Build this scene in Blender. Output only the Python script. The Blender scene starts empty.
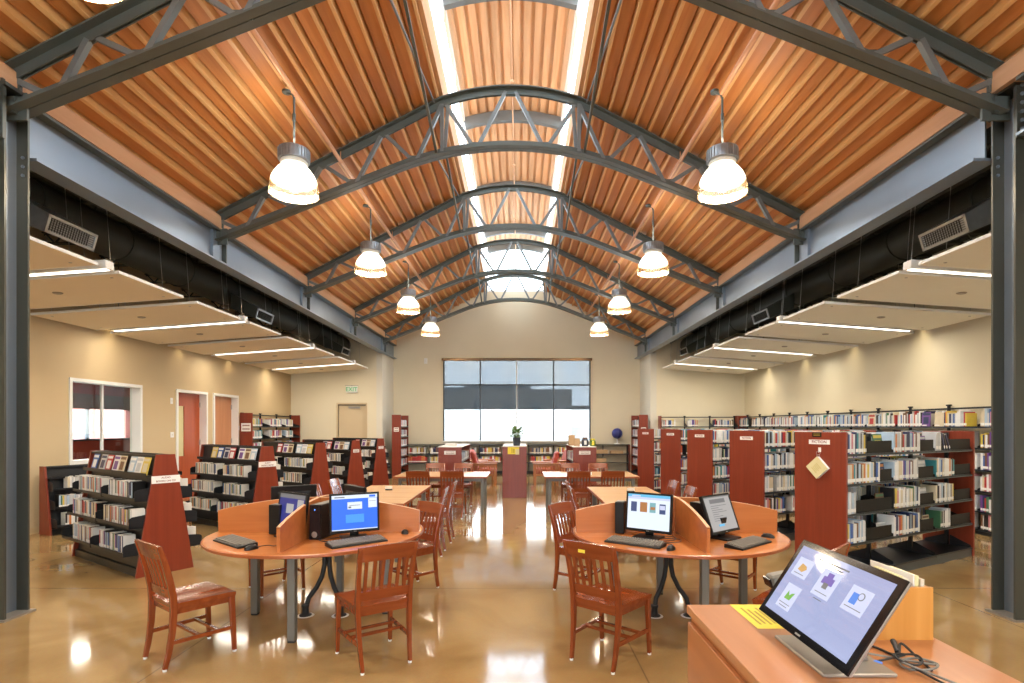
import bpy, bmesh, math, random
from mathutils import Vector, Matrix
random.seed(7)
C = bpy.context.scene.collection
PI = math.pi
def V(*a): return Vector(a)
sc = bpy.context.scene
sc.view_settings.view_transform = 'Standard'
sc.view_settings.look = 'None'
sc.view_settings.gamma = 1
sc.view_settings.use_curve_mapping = False
sc.view_settings.exposure = 0.5

# ------------------------------------------------------------------ materials
def srgb(r, g, b):
    f = lambda c: (c/255/12.92) if c/255 <= .04045 else ((c/255+.055)/1.055)**2.4
    return (f(r), f(g), f(b), 1)
def nodes(name):
    m = bpy.data.materials.new(name); m.use_nodes = True
    nt = m.node_tree; b = nt.nodes['Principled BSDF']
    return m, nt, b
def plain(name, col, rough=.5, metal=0, var=.06, scale=6, coat=0, spec=None, emis=None, estr=0):
    m, nt, b = nodes(name)
    tc = nt.nodes.new('ShaderNodeTexCoord'); nz = nt.nodes.new('ShaderNodeTexNoise')
    nz.inputs['Scale'].default_value = scale; nz.inputs['Detail'].default_value = 3
    nt.links.new(tc.outputs['Object'], nz.inputs['Vector'])
    mx = nt.nodes.new('ShaderNodeMix'); mx.data_type = 'RGBA'
    a = [max(0, c*(1-var)) for c in col[:3]]+[1]; d = [min(1, c*(1+var)) for c in col[:3]]+[1]
    mx.inputs[6].default_value = a; mx.inputs[7].default_value = d
    nt.links.new(nz.outputs['Fac'], mx.inputs[0]); nt.links.new(mx.outputs[2], b.inputs['Base Color'])
    b.inputs['Roughness'].default_value = rough; b.inputs['Metallic'].default_value = metal
    b.inputs['Coat Weight'].default_value = coat; b.inputs['Coat Roughness'].default_value = .12
    if spec is not None: b.inputs['Specular IOR Level'].default_value = spec
    if emis:
        b.inputs['Emission Color'].default_value = emis; b.inputs['Emission Strength'].default_value = estr
    return m
def wood(name, c1, c2, axis='x', rough=.35, coat=0.0, fine=22, board=None):
    m, nt, b = nodes(name)
    tc = nt.nodes.new('ShaderNodeTexCoord'); mp = nt.nodes.new('ShaderNodeMapping')
    s = {'x': (.9, fine, fine), 'y': (fine, .9, fine), 'z': (fine, fine, .9)}[axis]
    mp.inputs['Scale'].default_value = s
    nt.links.new(tc.outputs['Object'], mp.inputs['Vector'])
    nz = nt.nodes.new('ShaderNodeTexNoise'); nz.inputs['Scale'].default_value = 1.0
    nz.inputs['Detail'].default_value = 4; nz.inputs['Distortion'].default_value = .6
    nt.links.new(mp.outputs['Vector'], nz.inputs['Vector'])
    cr = nt.nodes.new('ShaderNodeValToRGB')
    cr.color_ramp.elements[0].position = .3; cr.color_ramp.elements[0].color = c1
    cr.color_ramp.elements[1].position = .72; cr.color_ramp.elements[1].color = c2
    nt.links.new(nz.outputs['Fac'], cr.inputs['Fac'])
    out = cr.outputs['Color']
    if board:
        mp2 = nt.nodes.new('ShaderNodeMapping'); mp2.inputs['Scale'].default_value = board
        nt.links.new(tc.outputs['Object'], mp2.inputs['Vector'])
        n2 = nt.nodes.new('ShaderNodeTexNoise'); n2.inputs['Scale'].default_value = 1; n2.inputs['Detail'].default_value = 1
        nt.links.new(mp2.outputs['Vector'], n2.inputs['Vector'])
        hs = nt.nodes.new('ShaderNodeHueSaturation'); ma = nt.nodes.new('ShaderNodeMapRange')
        ma.inputs[1].default_value = .3; ma.inputs[2].default_value = .7; ma.inputs[3].default_value = .84; ma.inputs[4].default_value = 1.12
        nt.links.new(n2.outputs['Fac'], ma.inputs[0]); nt.links.new(ma.outputs[0], hs.inputs['Value'])
        nt.links.new(out, hs.inputs['Color']); out = hs.outputs['Color']
    nt.links.new(out, b.inputs['Base Color'])
    b.inputs['Roughness'].default_value = rough; b.inputs['Coat Weight'].default_value = coat
    b.inputs['Coat Roughness'].default_value = .15
    return m
def emit(name, col, s):
    m, nt, b = nodes(name)
    b.inputs['Base Color'].default_value = (.02, .02, .02, 1)
    b.inputs['Emission Color'].default_value = col; b.inputs['Emission Strength'].default_value = s
    return m
def glassy(name, tint=(.93, .96, .95, 1), refl=.07, rough=.02, diff=0.0, dcol=(.5, .5, .5, 1)):
    m = bpy.data.materials.new(name); m.use_nodes = True; nt = m.node_tree
    nt.nodes.clear()
    o = nt.nodes.new('ShaderNodeOutputMaterial'); t = nt.nodes.new('ShaderNodeBsdfTransparent')
    g = nt.nodes.new('ShaderNodeBsdfGlossy'); g.inputs['Roughness'].default_value = rough
    t.inputs['Color'].default_value = tint
    mx = nt.nodes.new('ShaderNodeMixShader'); mx.inputs[0].default_value = refl
    nt.links.new(t.outputs[0], mx.inputs[1]); nt.links.new(g.outputs[0], mx.inputs[2])
    last = mx
    if diff:
        d = nt.nodes.new('ShaderNodeBsdfDiffuse'); d.inputs['Color'].default_value = dcol
        m2 = nt.nodes.new('ShaderNodeMixShader'); m2.inputs[0].default_value = diff
        nt.links.new(mx.outputs[0], m2.inputs[1]); nt.links.new(d.outputs[0], m2.inputs[2]); last = m2
    nt.links.new(last.outputs[0], o.inputs['Surface'])
    return m

M = {}
M['deck'] = wood('pine_deck', (.49, .175, .042, 1), (.60, .25, .07, 1), 'y', .55, 0, 14, board=(5.1, .22, 5.1))
M['deck_rib'] = wood('pine_deck_rib', (.68, .36, .13, 1), (.80, .48, .20, 1), 'y', .5, 0, 14)
M['vault'] = wood('vault_deck', (.68, .43, .24, 1), (.78, .54, .33, 1), 'y', .55, 0, 14, board=(6, .3, 6))
M['fascia'] = wood('fascia_wood', (.60, .33, .17, 1), (.70, .42, .24, 1), 'y', .5, 0, 10)
M['steel'] = plain('painted_steel', (.105, .122, .114, 1), .38, .25, .05, 3)
M['steel_beam'] = plain('sky_tinted_beam', (.23, .28, .345, 1), .32, .5, .10, 1.5)  # grey paint with the blue of reflected sky put into its colour
M['steel_col'] = plain('painted_column', (.075, .078, .066, 1), .3, .4, .05, 2)
M['strut'] = plain('painted_strut', (.19, .215, .225, 1), .4, .4, .05, 3)
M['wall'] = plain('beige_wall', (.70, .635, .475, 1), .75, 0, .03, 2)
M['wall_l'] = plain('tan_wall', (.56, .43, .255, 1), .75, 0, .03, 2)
M['wall_w'] = plain('pale_wall', (.66, .63, .54, 1), .7, 0, .02, 2)
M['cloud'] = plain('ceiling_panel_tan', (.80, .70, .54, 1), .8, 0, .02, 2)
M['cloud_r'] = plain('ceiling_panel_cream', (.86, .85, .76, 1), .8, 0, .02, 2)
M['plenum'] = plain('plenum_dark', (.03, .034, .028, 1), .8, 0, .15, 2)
M['plenum2'] = plain('plenum_pipe', (.038, .042, .034, 1), .6, 0, .1, 2)
M['white'] = plain('white_paint', (.78, .78, .76, 1), .4, 0, .02, 3)
M['offwhite'] = plain('offwhite', (.68, .66, .60, 1), .5, 0, .03, 3)
M['black'] = plain('black_steel', (.008, .008, .009, 1), .5, 0, .1, 5, spec=.25)
M['shelfblk'] = plain('shelf_black', (.013, .015, .018, 1), .35, 0, .1, 4, spec=.35)
M['shelfedge'] = plain('shelf_edge_steel', (.10, .12, .14, 1), .28, .6, .1, 4)
M['plastic'] = plain('black_plastic', (.010, .010, .010, 1), .4, 0, .1, 9, spec=.3)
M['gloss'] = plain('gloss_black', (.008, .008, .01, 1), .1, 0, .1, 9)
M['keys'] = plain('key_caps', (.17, .155, .13, 1), .5, 0, .1, 9)
M['silver'] = plain('silver', (.42, .42, .42, 1), .28, .85, .05, 9)
M['dimsilver'] = plain('dim_silver', (.33, .30, .26, 1), .4, .6, .05, 9)
M['galv'] = plain('galvanised', (.36, .38, .40, 1), .35, .7, .2, 12)
M['table'] = wood('cherry_laminate', (.43, .145, .036, 1), (.54, .20, .058, 1), 'x', .26, .25, 14)
M['tableA'] = wood('maple_laminate', (.58, .33, .15, 1), (.68, .42, .21, 1), 'x', .25, .2, 14)
M['part'] = wood('cherry_partition', (.41, .125, .028, 1), (.50, .17, .045, 1), 'x', .35, .1, 14)
M['edge'] = wood('cherry_edge', (.29, .072, .018, 1), (.36, .10, .028, 1), 'x', .35, .1, 14)
M['chair'] = wood('cherry_chair', (.185, .034, .008, 1), (.27, .058, .014, 1), 'z', .24, .35, 20)
M['chairx'] = wood('cherry_chair_rail', (.185, .034, .008, 1), (.27, .058, .014, 1), 'x', .24, .35, 20)
M['panel'] = wood('mahogany_panel', (.185, .027, .010, 1), (.23, .036, .014, 1), 'z', .38, .15, 26)
M['paneledge'] = wood('mahogany_edge', (.40, .11, .045, 1), (.46, .14, .06, 1), 'z', .38, .15, 26)
M['desk'] = wood('desk_laminate', (.39, .155, .055, 1), (.48, .205, .08, 1), 'y', .3, .3, 12)
M['deskside'] = wood('desk_side', (.36, .125, .036, 1), (.43, .16, .05, 1), 'y', .4, .1, 12)
M['oakbox'] = wood('oak_box', (.48, .20, .036, 1), (.57, .26, .06, 1), 'z', .35, .2, 24)
M['tleg'] = plain('table_leg_grey', (.17, .165, .145, 1), .4, .3, .04, 6)
M['rubber'] = plain('rubber_black', (.014, .014, .014, 1), .55, 0, .1, 9)
M['yellow'] = plain('yellow_paper', (.80, .66, .06, 1), .6, 0, .03, 6)
M['ink'] = plain('ink', (.05, .045, .05, 1), .6, 0, 0, 6)
M['inkred'] = plain('ink_maroon', (.20, .03, .03, 1), .6, 0, 0, 6)
M['inkolive'] = plain('ink_olive', (.40, .30, .02, 1), .6, 0, 0, 6)
M['paper'] = plain('paper_white', (.80, .79, .76, 1), .6, 0, .02, 6)
M['manila'] = plain('manila', (.66, .60, .33, 1), .6, 0, .03, 9)
M['pages'] = plain('page_block', (.62, .56, .44, 1), .7, 0, .06, 40)
M['glass'] = glassy('window_glass')
M['shade'] = glassy('roller_mesh', (.31, .315, .32, 1), .0, .2, .10, (.16, .18, .22, 1))
M['frame'] = plain('window_frame_dark', (.05, .055, .06, 1), .4, .4, .04, 6)
M['wframe'] = plain('window_frame_white', (.74, .76, .78, 1), .4, 0, .02, 6)
M['bronze'] = plain('bronze_rail', (.14, .09, .05, 1), .25, .8, .1, 3)
M['door'] = wood('orange_door', (.50, .20, .08, 1), (.58, .26, .11, 1), 'z', .35, .1, 14)
M['doorr'] = wood('red_door', (.36, .06, .012, 1), (.43, .085, .018, 1), 'z', .35, .1, 14)
M['doorb'] = plain('beige_door', (.60, .48, .31, 1), .5, 0, .02, 3)
M['jamb_shade'] = plain('jamb_shadow_line', (.26, .21, .14, 1), .6, 0, .02, 3)
M['pipe'] = plain('sprinkler_pipe_tan', (.74, .38, .20, 1), .35, .1, .04, 6)
M['maroon'] = plain('maroon_wall', (.23, .035, .02, 1), .6, 0, .1, 2)
M['brownblind'] = plain('brown_blind', (.12, .06, .035, 1), .6, 0, .1, 2)
M['green'] = emit('exit_green', (.08, .75, .25, 1), .45)
M['tube'] = emit('fluorescent_lens', (1, .91, .76, 1), 3.2)
M['leaf'] = plain('leaf_green', (.10, .21, .05, 1), .5, 0, .3, 20)
M['pot'] = plain('pot_slate', (.045, .055, .08, 1), .45, 0, .1, 6)
M['soil'] = plain('soil', (.04, .025, .015, 1), .9, 0, .2, 20)
M['cushion'] = plain('red_cushion', (.42, .06, .035, 1), .7, 0, .15, 25)
M['cushionp'] = plain('pink_cushion', (.50, .13, .10, 1), .7, 0, .5, 30)
M['oak'] = wood('honey_wood', (.45, .16, .045, 1), (.53, .21, .065, 1), 'x', .32, .2, 18)
M['globe'] = plain('globe_blue', (.02, .025, .16, 1), .3, 0, .6, 5)
M['kraft'] = plain('kraft_card', (.50, .33, .18, 1), .7, 0, .04, 6)
M['ext'] = plain('outdoor_brick_grey', (.27, .255, .24, 1), .8, 0, .12, 1.5)
M['extdark'] = plain('outdoor_window', (.16, .18, .2, 1), .4, 0, .1, 2)
M['extred'] = plain('outdoor_brick_red', (.45, .16, .12, 1), .8, 0, .1, 1.5)
M['ground'] = plain('outdoor_pavement', (.62, .62, .60, 1), .8, 0, .05, .3)
M['hangar'] = plain('cord_black', (.02, .02, .02, 1), .5, 0, .1, 6)
M['cordgrey'] = plain('cord_grey', (.20, .19, .17, 1), .45, .1, .1, 6)
M['baseb'] = plain('baseboard_tan', (.52, .38, .21, 1), .6, 0, .03, 4)

# polished concrete
def floor_mat():
    m, nt, b = nodes('polished_concrete')
    tc = nt.nodes.new('ShaderNodeTexCoord')
    n1 = nt.nodes.new('ShaderNodeTexNoise'); n1.inputs['Scale'].default_value = .9; n1.inputs['Detail'].default_value = 7; n1.inputs['Distortion'].default_value = .8
    nt.links.new(tc.outputs['Object'], n1.inputs['Vector'])
    cr = nt.nodes.new('ShaderNodeValToRGB'); e = cr.color_ramp.elements
    e[0].position = .3; e[0].color = (.29, .175, .066, 1); e[1].position = .72; e[1].color = (.44, .30, .135, 1)
    nt.links.new(n1.outputs['Fac'], cr.inputs['Fac'])
    n2 = nt.nodes.new('ShaderNodeTexNoise'); n2.inputs['Scale'].default_value = 60; n2.inputs['Detail'].default_value = 2
    nt.links.new(tc.outputs['Object'], n2.inputs['Vector'])
    mx = nt.nodes.new('ShaderNodeMix'); mx.data_type = 'RGBA'; mx.blend_type = 'MULTIPLY'; mx.inputs[0].default_value = .18
    nt.links.new(cr.outputs['Color'], mx.inputs[6]); nt.links.new(n2.outputs['Color'], mx.inputs[7])
    br = nt.nodes.new('ShaderNodeTexBrick'); br.offset = 0; br.squash = 1
    br.inputs['Scale'].default_value = 1; br.inputs['Mortar Size'].default_value = .006; br.inputs['Brick Width'].default_value = 3.35; br.inputs['Row Height'].default_value = 3.33
    mp = nt.nodes.new('ShaderNodeMapping'); mp.inputs['Location'].default_value = (2.5, .95, 0)
    nt.links.new(tc.outputs['Object'], mp.inputs['Vector']); nt.links.new(mp.outputs['Vector'], br.inputs['Vector'])
    m3 = nt.nodes.new('ShaderNodeMix'); m3.data_type = 'RGBA'
    nt.links.new(br.outputs['Fac'], m3.inputs[0]); nt.links.new(mx.outputs[2], m3.inputs[6]); m3.inputs[7].default_value = (.20, .13, .06, 1)
    nt.links.new(m3.outputs[2], b.inputs['Base Color'])
    mr = nt.nodes.new('ShaderNodeMapRange'); mr.inputs[3].default_value = .035; mr.inputs[4].default_value = .13
    nt.links.new(n1.outputs['Fac'], mr.inputs[0]); nt.links.new(mr.outputs[0], b.inputs['Roughness'])
    b.inputs['Specular IOR Level'].default_value = .75
    return m
M['floor'] = floor_mat()

# ------------------------------------------------------------------ mesh builder
class MB:
    def __init__(s): s.v = []; s.f = []; s.m = []; s.smooth = []
    def add(s, vs, fs, m=0, sm=False):
        o = len(s.v); s.v += [tuple(v) for v in vs]
        for f in fs: s.f.append([i+o for i in f]); s.m.append(m); s.smooth.append(sm)
        return s
    def box(s, x0, x1, y0, y1, z0, z1, m=0, mat=None):
        vs = [(x0,y0,z0),(x1,y0,z0),(x1,y1,z0),(x0,y1,z0),(x0,y0,z1),(x1,y0,z1),(x1,y1,z1),(x0,y1,z1)]
        if mat is not None: vs = [mat @ Vector(v) for v in vs]
        return s.add(vs, [(0,3,2,1),(4,5,6,7),(0,1,5,4),(1,2,6,5),(2,3,7,6),(3,0,4,7)], m)
    def hexa(s, b, t, m=0):
        return s.add(list(b)+list(t), [(0,3,2,1),(4,5,6,7),(0,1,5,4),(1,2,6,5),(2,3,7,6),(3,0,4,7)], m)
    def prism(s, poly, a, b, axis='y', m=0, mat=None):
        def P(p, t):
            q = {'y': (p[0], t, p[1]), 'x': (t, p[0], p[1]), 'z': (p[0], p[1], t)}[axis]
            return mat @ Vector(q) if mat is not None else q
        n = len(poly); vs = [P(p, a) for p in poly]+[P(p, b) for p in poly]
        fs = [tuple(range(n))[::-1], tuple(range(n, 2*n))]+[(i, (i+1) % n, n+(i+1) % n, n+i) for i in range(n)]
        return s.add(vs, fs, m)
    def sweep(s, path, sec, up=(0,0,1), m=0, sm=False, scales=None, closed=False):
        path = [Vector(p) for p in path]; up = Vector(up); n = len(path); k = len(sec); vs = []
        for i, p in enumerate(path):
            a = path[max(0, i-1)]; b = path[min(n-1, i+1)]
            if closed: a = path[(i-1) % n]; b = path[(i+1) % n]
            T = (b-a).normalized(); S = T.cross(up)
            if S.length < 1e-4: S = T.cross(Vector((0,1,0)))
            S.normalize(); U = S.cross(T)
            # keep the section's thickness through mitred corners
            sc_ = scales[i] if scales else 1
            for (x, y) in sec: vs.append(p+S*x*sc_+U*y*sc_)
        fs = []
        for i in range(n-1 if not closed else n):
            j = (i+1) % n
            for q in range(k):
                r = (q+1) % k; fs.append((i*k+q, i*k+r, j*k+r, j*k+q))
        if not closed: fs += [tuple(range(k))[::-1], tuple((n-1)*k+q for q in range(k))]
        return s.add(vs, fs, m, sm)
    def tube(s, path, r, n=8, m=0, scales=None):
        return s.sweep(path, [(r*math.cos(2*PI*i/n), r*math.sin(2*PI*i/n)) for i in range(n)], m=m, sm=True, scales=scales)
    def bar(s, a, b, w, h, m=0, up=(0,0,1)):
        return s.sweep([a, b], [(-w/2,-h/2),(w/2,-h/2),(w/2,h/2),(-w/2,h/2)], up, m)
    def lathe(s, prof, n=24, c=(0,0,0), m=0, sm=True, closed=False):
        vs = []; k = len(prof)
        for i in range(n):
            a = 2*PI*i/n
            for (r, z) in prof: vs.append((c[0]+r*math.cos(a), c[1]+r*math.sin(a), c[2]+z))
        fs = [(i*k+j, ((i+1) % n)*k+j, ((i+1) % n)*k+j+1, i*k+j+1) for i in range(n) for j in range(k-1)]
        if closed: fs += [(i*k+k-1, ((i+1) % n)*k+k-1, ((i+1) % n)*k, i*k) for i in range(n)]
        else:
            if prof[0][0] > 1e-5: fs.append(tuple(i*k for i in range(n))[::-1])
            if prof[-1][0] > 1e-5: fs.append(tuple(i*k+k-1 for i in range(n)))
        return s.add(vs, fs, m, sm)
    def cyl(s, c, r, z0, z1, n=20, m=0): return s.lathe([(r, z0), (r, z1)], n, (c[0], c[1], 0), m)
    def mesh(s, name, mats, bevel=0, merge=True):
        me = bpy.data.meshes.new(name); me.from_pydata(s.v, [], s.f)
        for m in mats: me.materials.append(M[m] if isinstance(m, str) else m)
        for p, mi, sm in zip(me.polygons, s.m, s.smooth): p.material_index = mi; p.use_smooth = sm
        bm = bmesh.new(); bm.from_mesh(me)
        if merge: bmesh.ops.remove_doubles(bm, verts=bm.verts, dist=1e-6)
        bmesh.ops.recalc_face_normals(bm, faces=bm.faces)
        if bevel:
            es = [e for e in bm.edges if len(e.link_faces) == 2 and e.calc_face_angle(0) > .5 and e.calc_length() > bevel*2.2]
            bmesh.ops.bevel(bm, geom=es, offset=bevel, segments=1, profile=.5, affect='EDGES')
        # keep hard edges crisp on smooth shaded faces
        for e in bm.edges:
            if len(e.link_faces) == 2 and e.calc_face_angle(0) > .6: e.smooth = False
        bm.to_mesh(me); bm.free()
        return me
    def build(s, name, mats, parent=None, bevel=0, loc=None, rotz=0, merge=True):
        if isinstance(mats, str): mats = [mats]
        o = bpy.data.objects.new(name, s.mesh(name, mats, bevel, merge)); C.objects.link(o)
        if parent: o.parent = parent
        if loc: o.location = loc
        if rotz: o.rotation_euler = (0, 0, rotz)
        return o
def tag(o, label, cat, group=None, kind=None):
    o['label'] = label; o['category'] = cat
    if group: o['group'] = group
    if kind: o['kind'] = kind
    return o
def thing(name, label, cat, loc=(0,0,0), rotz=0, group=None):
    o = bpy.data.objects.new(name, None); C.objects.link(o); o.empty_display_size = .1
    o.location = loc; o.rotation_euler = (0, 0, rotz)
    return tag(o, label, cat, group)
def struct(name, mb, mats, label=None):
    o = mb.build(name, mats, merge=False); o['kind'] = 'structure'
    if label: o['label'] = label
    return o
KIDS = {}
def kids(o): return [c for c in C.objects if c.parent == o]
def copy_tree(root, loc, rotz, label, tree=None, group=None):
    if root.name not in KIDS:
        KIDS[root.name] = [(c, [(g, []) for g in kids(c)]) for c in kids(root)]
    r = root.copy(); C.objects.link(r); r.location = loc; r.rotation_euler = (0, 0, rotz); r['label'] = label
    if group: r['group'] = group
    for c, gs in KIDS[root.name]:
        d = c.copy(); C.objects.link(d); d.parent = r
        for g, _ in gs:
            e = g.copy(); C.objects.link(e); e.parent = d
    return r
def rotm(deg): return Matrix.Rotation(math.radians(deg), 4, 'Z')
FONT = {}
def text_mesh(txt, size, ext=.0006):
    """lettering standing in local XZ, facing -Y, centred; returns verts/faces"""
    cu = bpy.data.curves.new('lettering', 'FONT'); cu.body = txt; cu.size = size; cu.align_x = 'CENTER'; cu.align_y = 'CENTER'
    cu.extrude = ext; cu.offset = size*.012; cu.resolution_u = 2
    ob = bpy.data.objects.new('lettering', cu); C.objects.link(ob)
    dg = bpy.context.evaluated_depsgraph_get(); me = bpy.data.meshes.new_from_object(ob.evaluated_get(dg))
    vs = [(v.co.x, -v.co.z, v.co.y) for v in me.vertices]; fs = [tuple(p.vertices) for p in me.polygons]
    bpy.data.objects.remove(ob); bpy.data.meshes.remove(me)
    return vs, fs

# ------------------------------------------------------------------ camera
cam = bpy.data.cameras.new('camera'); co = bpy.data.objects.new('camera', cam); C.objects.link(co)
cam.sensor_width = 36; cam.lens = 550*36/1024; cam.shift_x = -7.2/1024; cam.shift_y = 85/1024
co.location = (0, 0, 1.68); co.rotation_euler = (PI/2, 0, 0); cam.clip_end = 300; cam.clip_start = .05
sc.camera = co

# ------------------------------------------------------------------ shell
XC = -.13
NS = [4.87, 8.2, 11.53, 14.85, 18.18]          # truss lines
YB = -6.0; YF = 19.9; YA = 18.3; XL = -7.6; XR = 7.5
struct('floor', MB().box(-11, 9, YB, YF+.2, -.2, 0), 'floor')
# nave roof deck: one folded board deck per slope, ribs along the building
def zdeck(x): return 6.58-(x-1.0)*.515          # underside of the ribs, x measured from the centreline
def slope(sign):
    mb = MB(); p = .196; x = 1.06; prof = []
    while x < 4.78:
        prof.append((x, 'r')); x += p
    rw = .032; dp = .068
    ribs = MB()
    for xx, _ in prof:
        a, b = xx, xx+rw
        X = lambda t: XC+sign*t
        poly = [(X(a), zdeck(a)), (X(b), zdeck(b)), (X(b), zdeck(b)+dp+.03), (X(a), zdeck(a)+dp+.03)]
        ribs.prism(poly, YB, YF, 'y', 1)
        # stepped lower lip beside the rib
        a2, b2 = xx+rw, xx+p-.026
        poly = [(X(a2), zdeck(a2)+dp-.02), (X(b2), zdeck(b2)+dp-.02), (X(b2), zdeck(b2)+dp+.04), (X(a2), zdeck(a2)+dp+.04)]
        ribs.prism(poly, YB, YF, 'y', 0)
    a, b = 1.06, 4.85
    ribs.prism([(XC+sign*a, zdeck(a)+dp+.035), (XC+sign*b, zdeck(b)+dp+.035), (XC+sign*b, zdeck(b)+.30), (XC+sign*a, zdeck(a)+.30)], YB, YF, 'y', 0)
    return ribs
struct('ceiling', slope(-1), ['deck', 'deck_rib'])
struct('ceiling', slope(1), ['deck', 'deck_rib'])
# curbs of the roof monitor, clerestory frames and panes
n = 1
for s in (-1, 1):
    struct('trim_%d' % n, MB().prism([(XC+s*1.0, 6.60), (XC+s*1.06, 6.60), (XC+s*1.06, 6.98), (XC+s*1.0, 6.98)], YB, YF), 'fascia'); n += 1
    # eave ledger
    struct('trim_%d' % n, MB().prism([(XC+s*4.30, 4.62), (XC+s*4.75, 4.62), (XC+s*4.75, 4.90), (XC+s*4.34, 4.84), (XC+s*4.30, 4.80)], YB, YF), 'fascia'); n += 1
wn = 2
for s in (-1, 1):
    fr = MB(); x0, x1 = sorted((XC+s*1.0, XC+s*1.06))
    fr.box(x0, x1, YB, YF, 6.98, 7.03); fr.box(x0, x1, YB, YF, 8.06, 8.14)
    y = NS[0]-2*3.33
    while y < YF:
        fr.box(x0, x1, y-.03, y+.03, 7.03, 8.06)
        fr.box(x0+.01, x1-.01, y+1.66-.015, y+1.66+.015, 7.03, 8.06); y += 3.33
    w = struct('window_%d' % wn, fr, 'wframe'); wn += 1
    g = MB().box(x0+.025, x1-.025, YB, YF, 7.03, 8.06).build('pane', 'glass', w)
# vaulted monitor deck
def arc(x): return 8.43-.17*(x/1.06)**2
va = MB(); N = 12
xs = [-1.06+2.12*i/N for i in range(N+1)]
va.prism([(XC+x, arc(x)-.08) for x in xs]+[(XC+x, arc(x)+.15) for x in xs[::-1]], YB, YF, 'y', 0)
for i in range(N):
    xm = (xs[i]+xs[i+1])/2; w = .055
    va.prism([(XC+xm-w, arc(xm)-.13), (XC+xm+w, arc(xm)-.13), (XC+xm+w, arc(xm)-.05), (XC+xm-w, arc(xm)-.05)], YB, YF, 'y', 1)
struct('ceiling', va, ['vault', 'vault'])
# end glazing of the monitor
e = MB(); e.box(XC-1.0, XC+1.0, YF, YF+.06, 6.55, 6.62); e.box(XC-.02, XC+.02, YF, YF+.06, 6.62, 8.1)
w = struct('window_%d' % wn, e, 'wframe'); wn += 1
MB().box(XC-1.06, XC+1.06, YF+.025, YF+.035, 6.62, 8.3).build('pane', 'glass', w)
# front (far) nave wall, with the big window opening
WX0, WX1, WZ0, WZ1 = -2.75, 2.58, 1.16, 4.09
fw = MB(); T = .25
fw.box(-4.75, WX0, YF, YF+T, 0, 4.9); fw.box(WX1, 4.5, YF, YF+T, 0, 4.9)
fw.box(WX0, WX1, YF, YF+T, 0, WZ0); fw.box(WX0, WX1, YF, YF+T, WZ1, 4.9)
fw.prism([(XC-4.7, 4.9), (XC+4.7, 4.9), (XC+1.05, 6.80), (XC+1.0, 6.55), (XC-1.0, 6.55), (XC-1.05, 6.80)], YF, YF+T)
struct('wall_front', fw, 'wall')
# nave side returns at the end of the aisles
struct('wall_front_return_left', MB().box(-4.75, -4.55, YA, YF, 0, 4.12), 'wall_w')['label'] = 'pale wall return'
struct('wall_front_return_right', MB().box(4.37, 4.57, YA, YF, 0, 4.12), 'wall_w')
struct('wall_upper_return_left', MB().box(-4.75, -4.68, YA, YF, 4.12, 4.9), 'wall_w')
struct('wall_upper_return_right', MB().box(4.51, 4.57, YA, YF, 4.12, 4.9), 'wall_w')
# aisle end walls
al = MB(); DX0, DX1, DZ = -6.03, -5.1, 2.42
al.box(XL, DX0, YA, YA+.2, 0, 4.8); al.box(DX1, -4.75, YA, YA+.2, 0, 4.8); al.box(DX0, DX1, YA, YA+.2, DZ, 4.8)
struct('wall_aisle_left', al, 'wall')
struct('wall_aisle_right', MB().box(4.57, XR, YA, YA+.2, 0, 4.8), 'wall')
# side walls
OY0, OY1, OZ0, OZ1 = 9.33, 11.02, 1.09, 2.46     # office window
D2 = (12.22, 13.33, 2.46); D3 = (13.69, 14.8, 2.46)
lw = MB(); t = .2
def wl(y0, y1, z0, z1): lw.box(XL-t, XL, y0, y1, z0, z1)
wl(YB, OY0, 0, 4.8); wl(OY0, OY1, 0, OZ0); wl(OY0, OY1, OZ1, 4.8); wl(OY1, D2[0], 0, 4.8); wl(D2[0], D2[1], D2[2], 4.8)
wl(D2[1], D3[0], 0, 4.8); wl(D3[0], D3[1], D3[2], 4.8); wl(D3[1], YA+.2, 0, 4.8)
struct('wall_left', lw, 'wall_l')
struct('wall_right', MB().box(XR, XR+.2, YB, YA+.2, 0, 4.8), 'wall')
struct('baseboard_left', MB().box(XL, XL+.015, YB, OY1+1.1, 0, .1), 'baseb')
struct('baseboard_right', MB().box(XR-.015, XR, YB, YA, 0, .1), 'baseb')
# rear wall behind the photographer: wide glazed entrance front
rw = MB(); rw.box(-7.8, -4.6, YB-.2, YB, 0, 4.8); rw.box(4.4, 7.7, YB-.2, YB, 0, 4.8)
rw.box(-4.6, 4.4, YB-.2, YB, 0, .9); rw.prism([(-4.83, 4.4), (4.57, 4.4), (4.57, 4.9), (XC+1.05, 6.8), (XC+1.05, 8.4), (XC-1.05, 8.4), (XC-1.05, 6.8), (-4.83, 4.9)], YB-.2, YB)
struct('wall_rear', rw, 'wall')
fr = MB()
for i in range(7): fr.box(-4.6+i*1.5-.03, -4.6+i*1.5+.03, YB-.14, YB-.06, .9, 4.4)
fr.box(-4.6, 4.4, YB-.14, YB-.06, 2.4, 2.46)
w = struct('window_%d' % wn, fr, 'frame'); wn += 1
MB().box(-4.6, 4.4, YB-.105, YB-.095, .9, 4.4).build('pane', 'glass', w)
# dark aisle soffits
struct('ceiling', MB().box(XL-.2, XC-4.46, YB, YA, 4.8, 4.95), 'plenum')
struct('ceiling', MB().box(XC+4.46, XR+.2, YB, YA, 4.8, 4.95), 'plenum')

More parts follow.
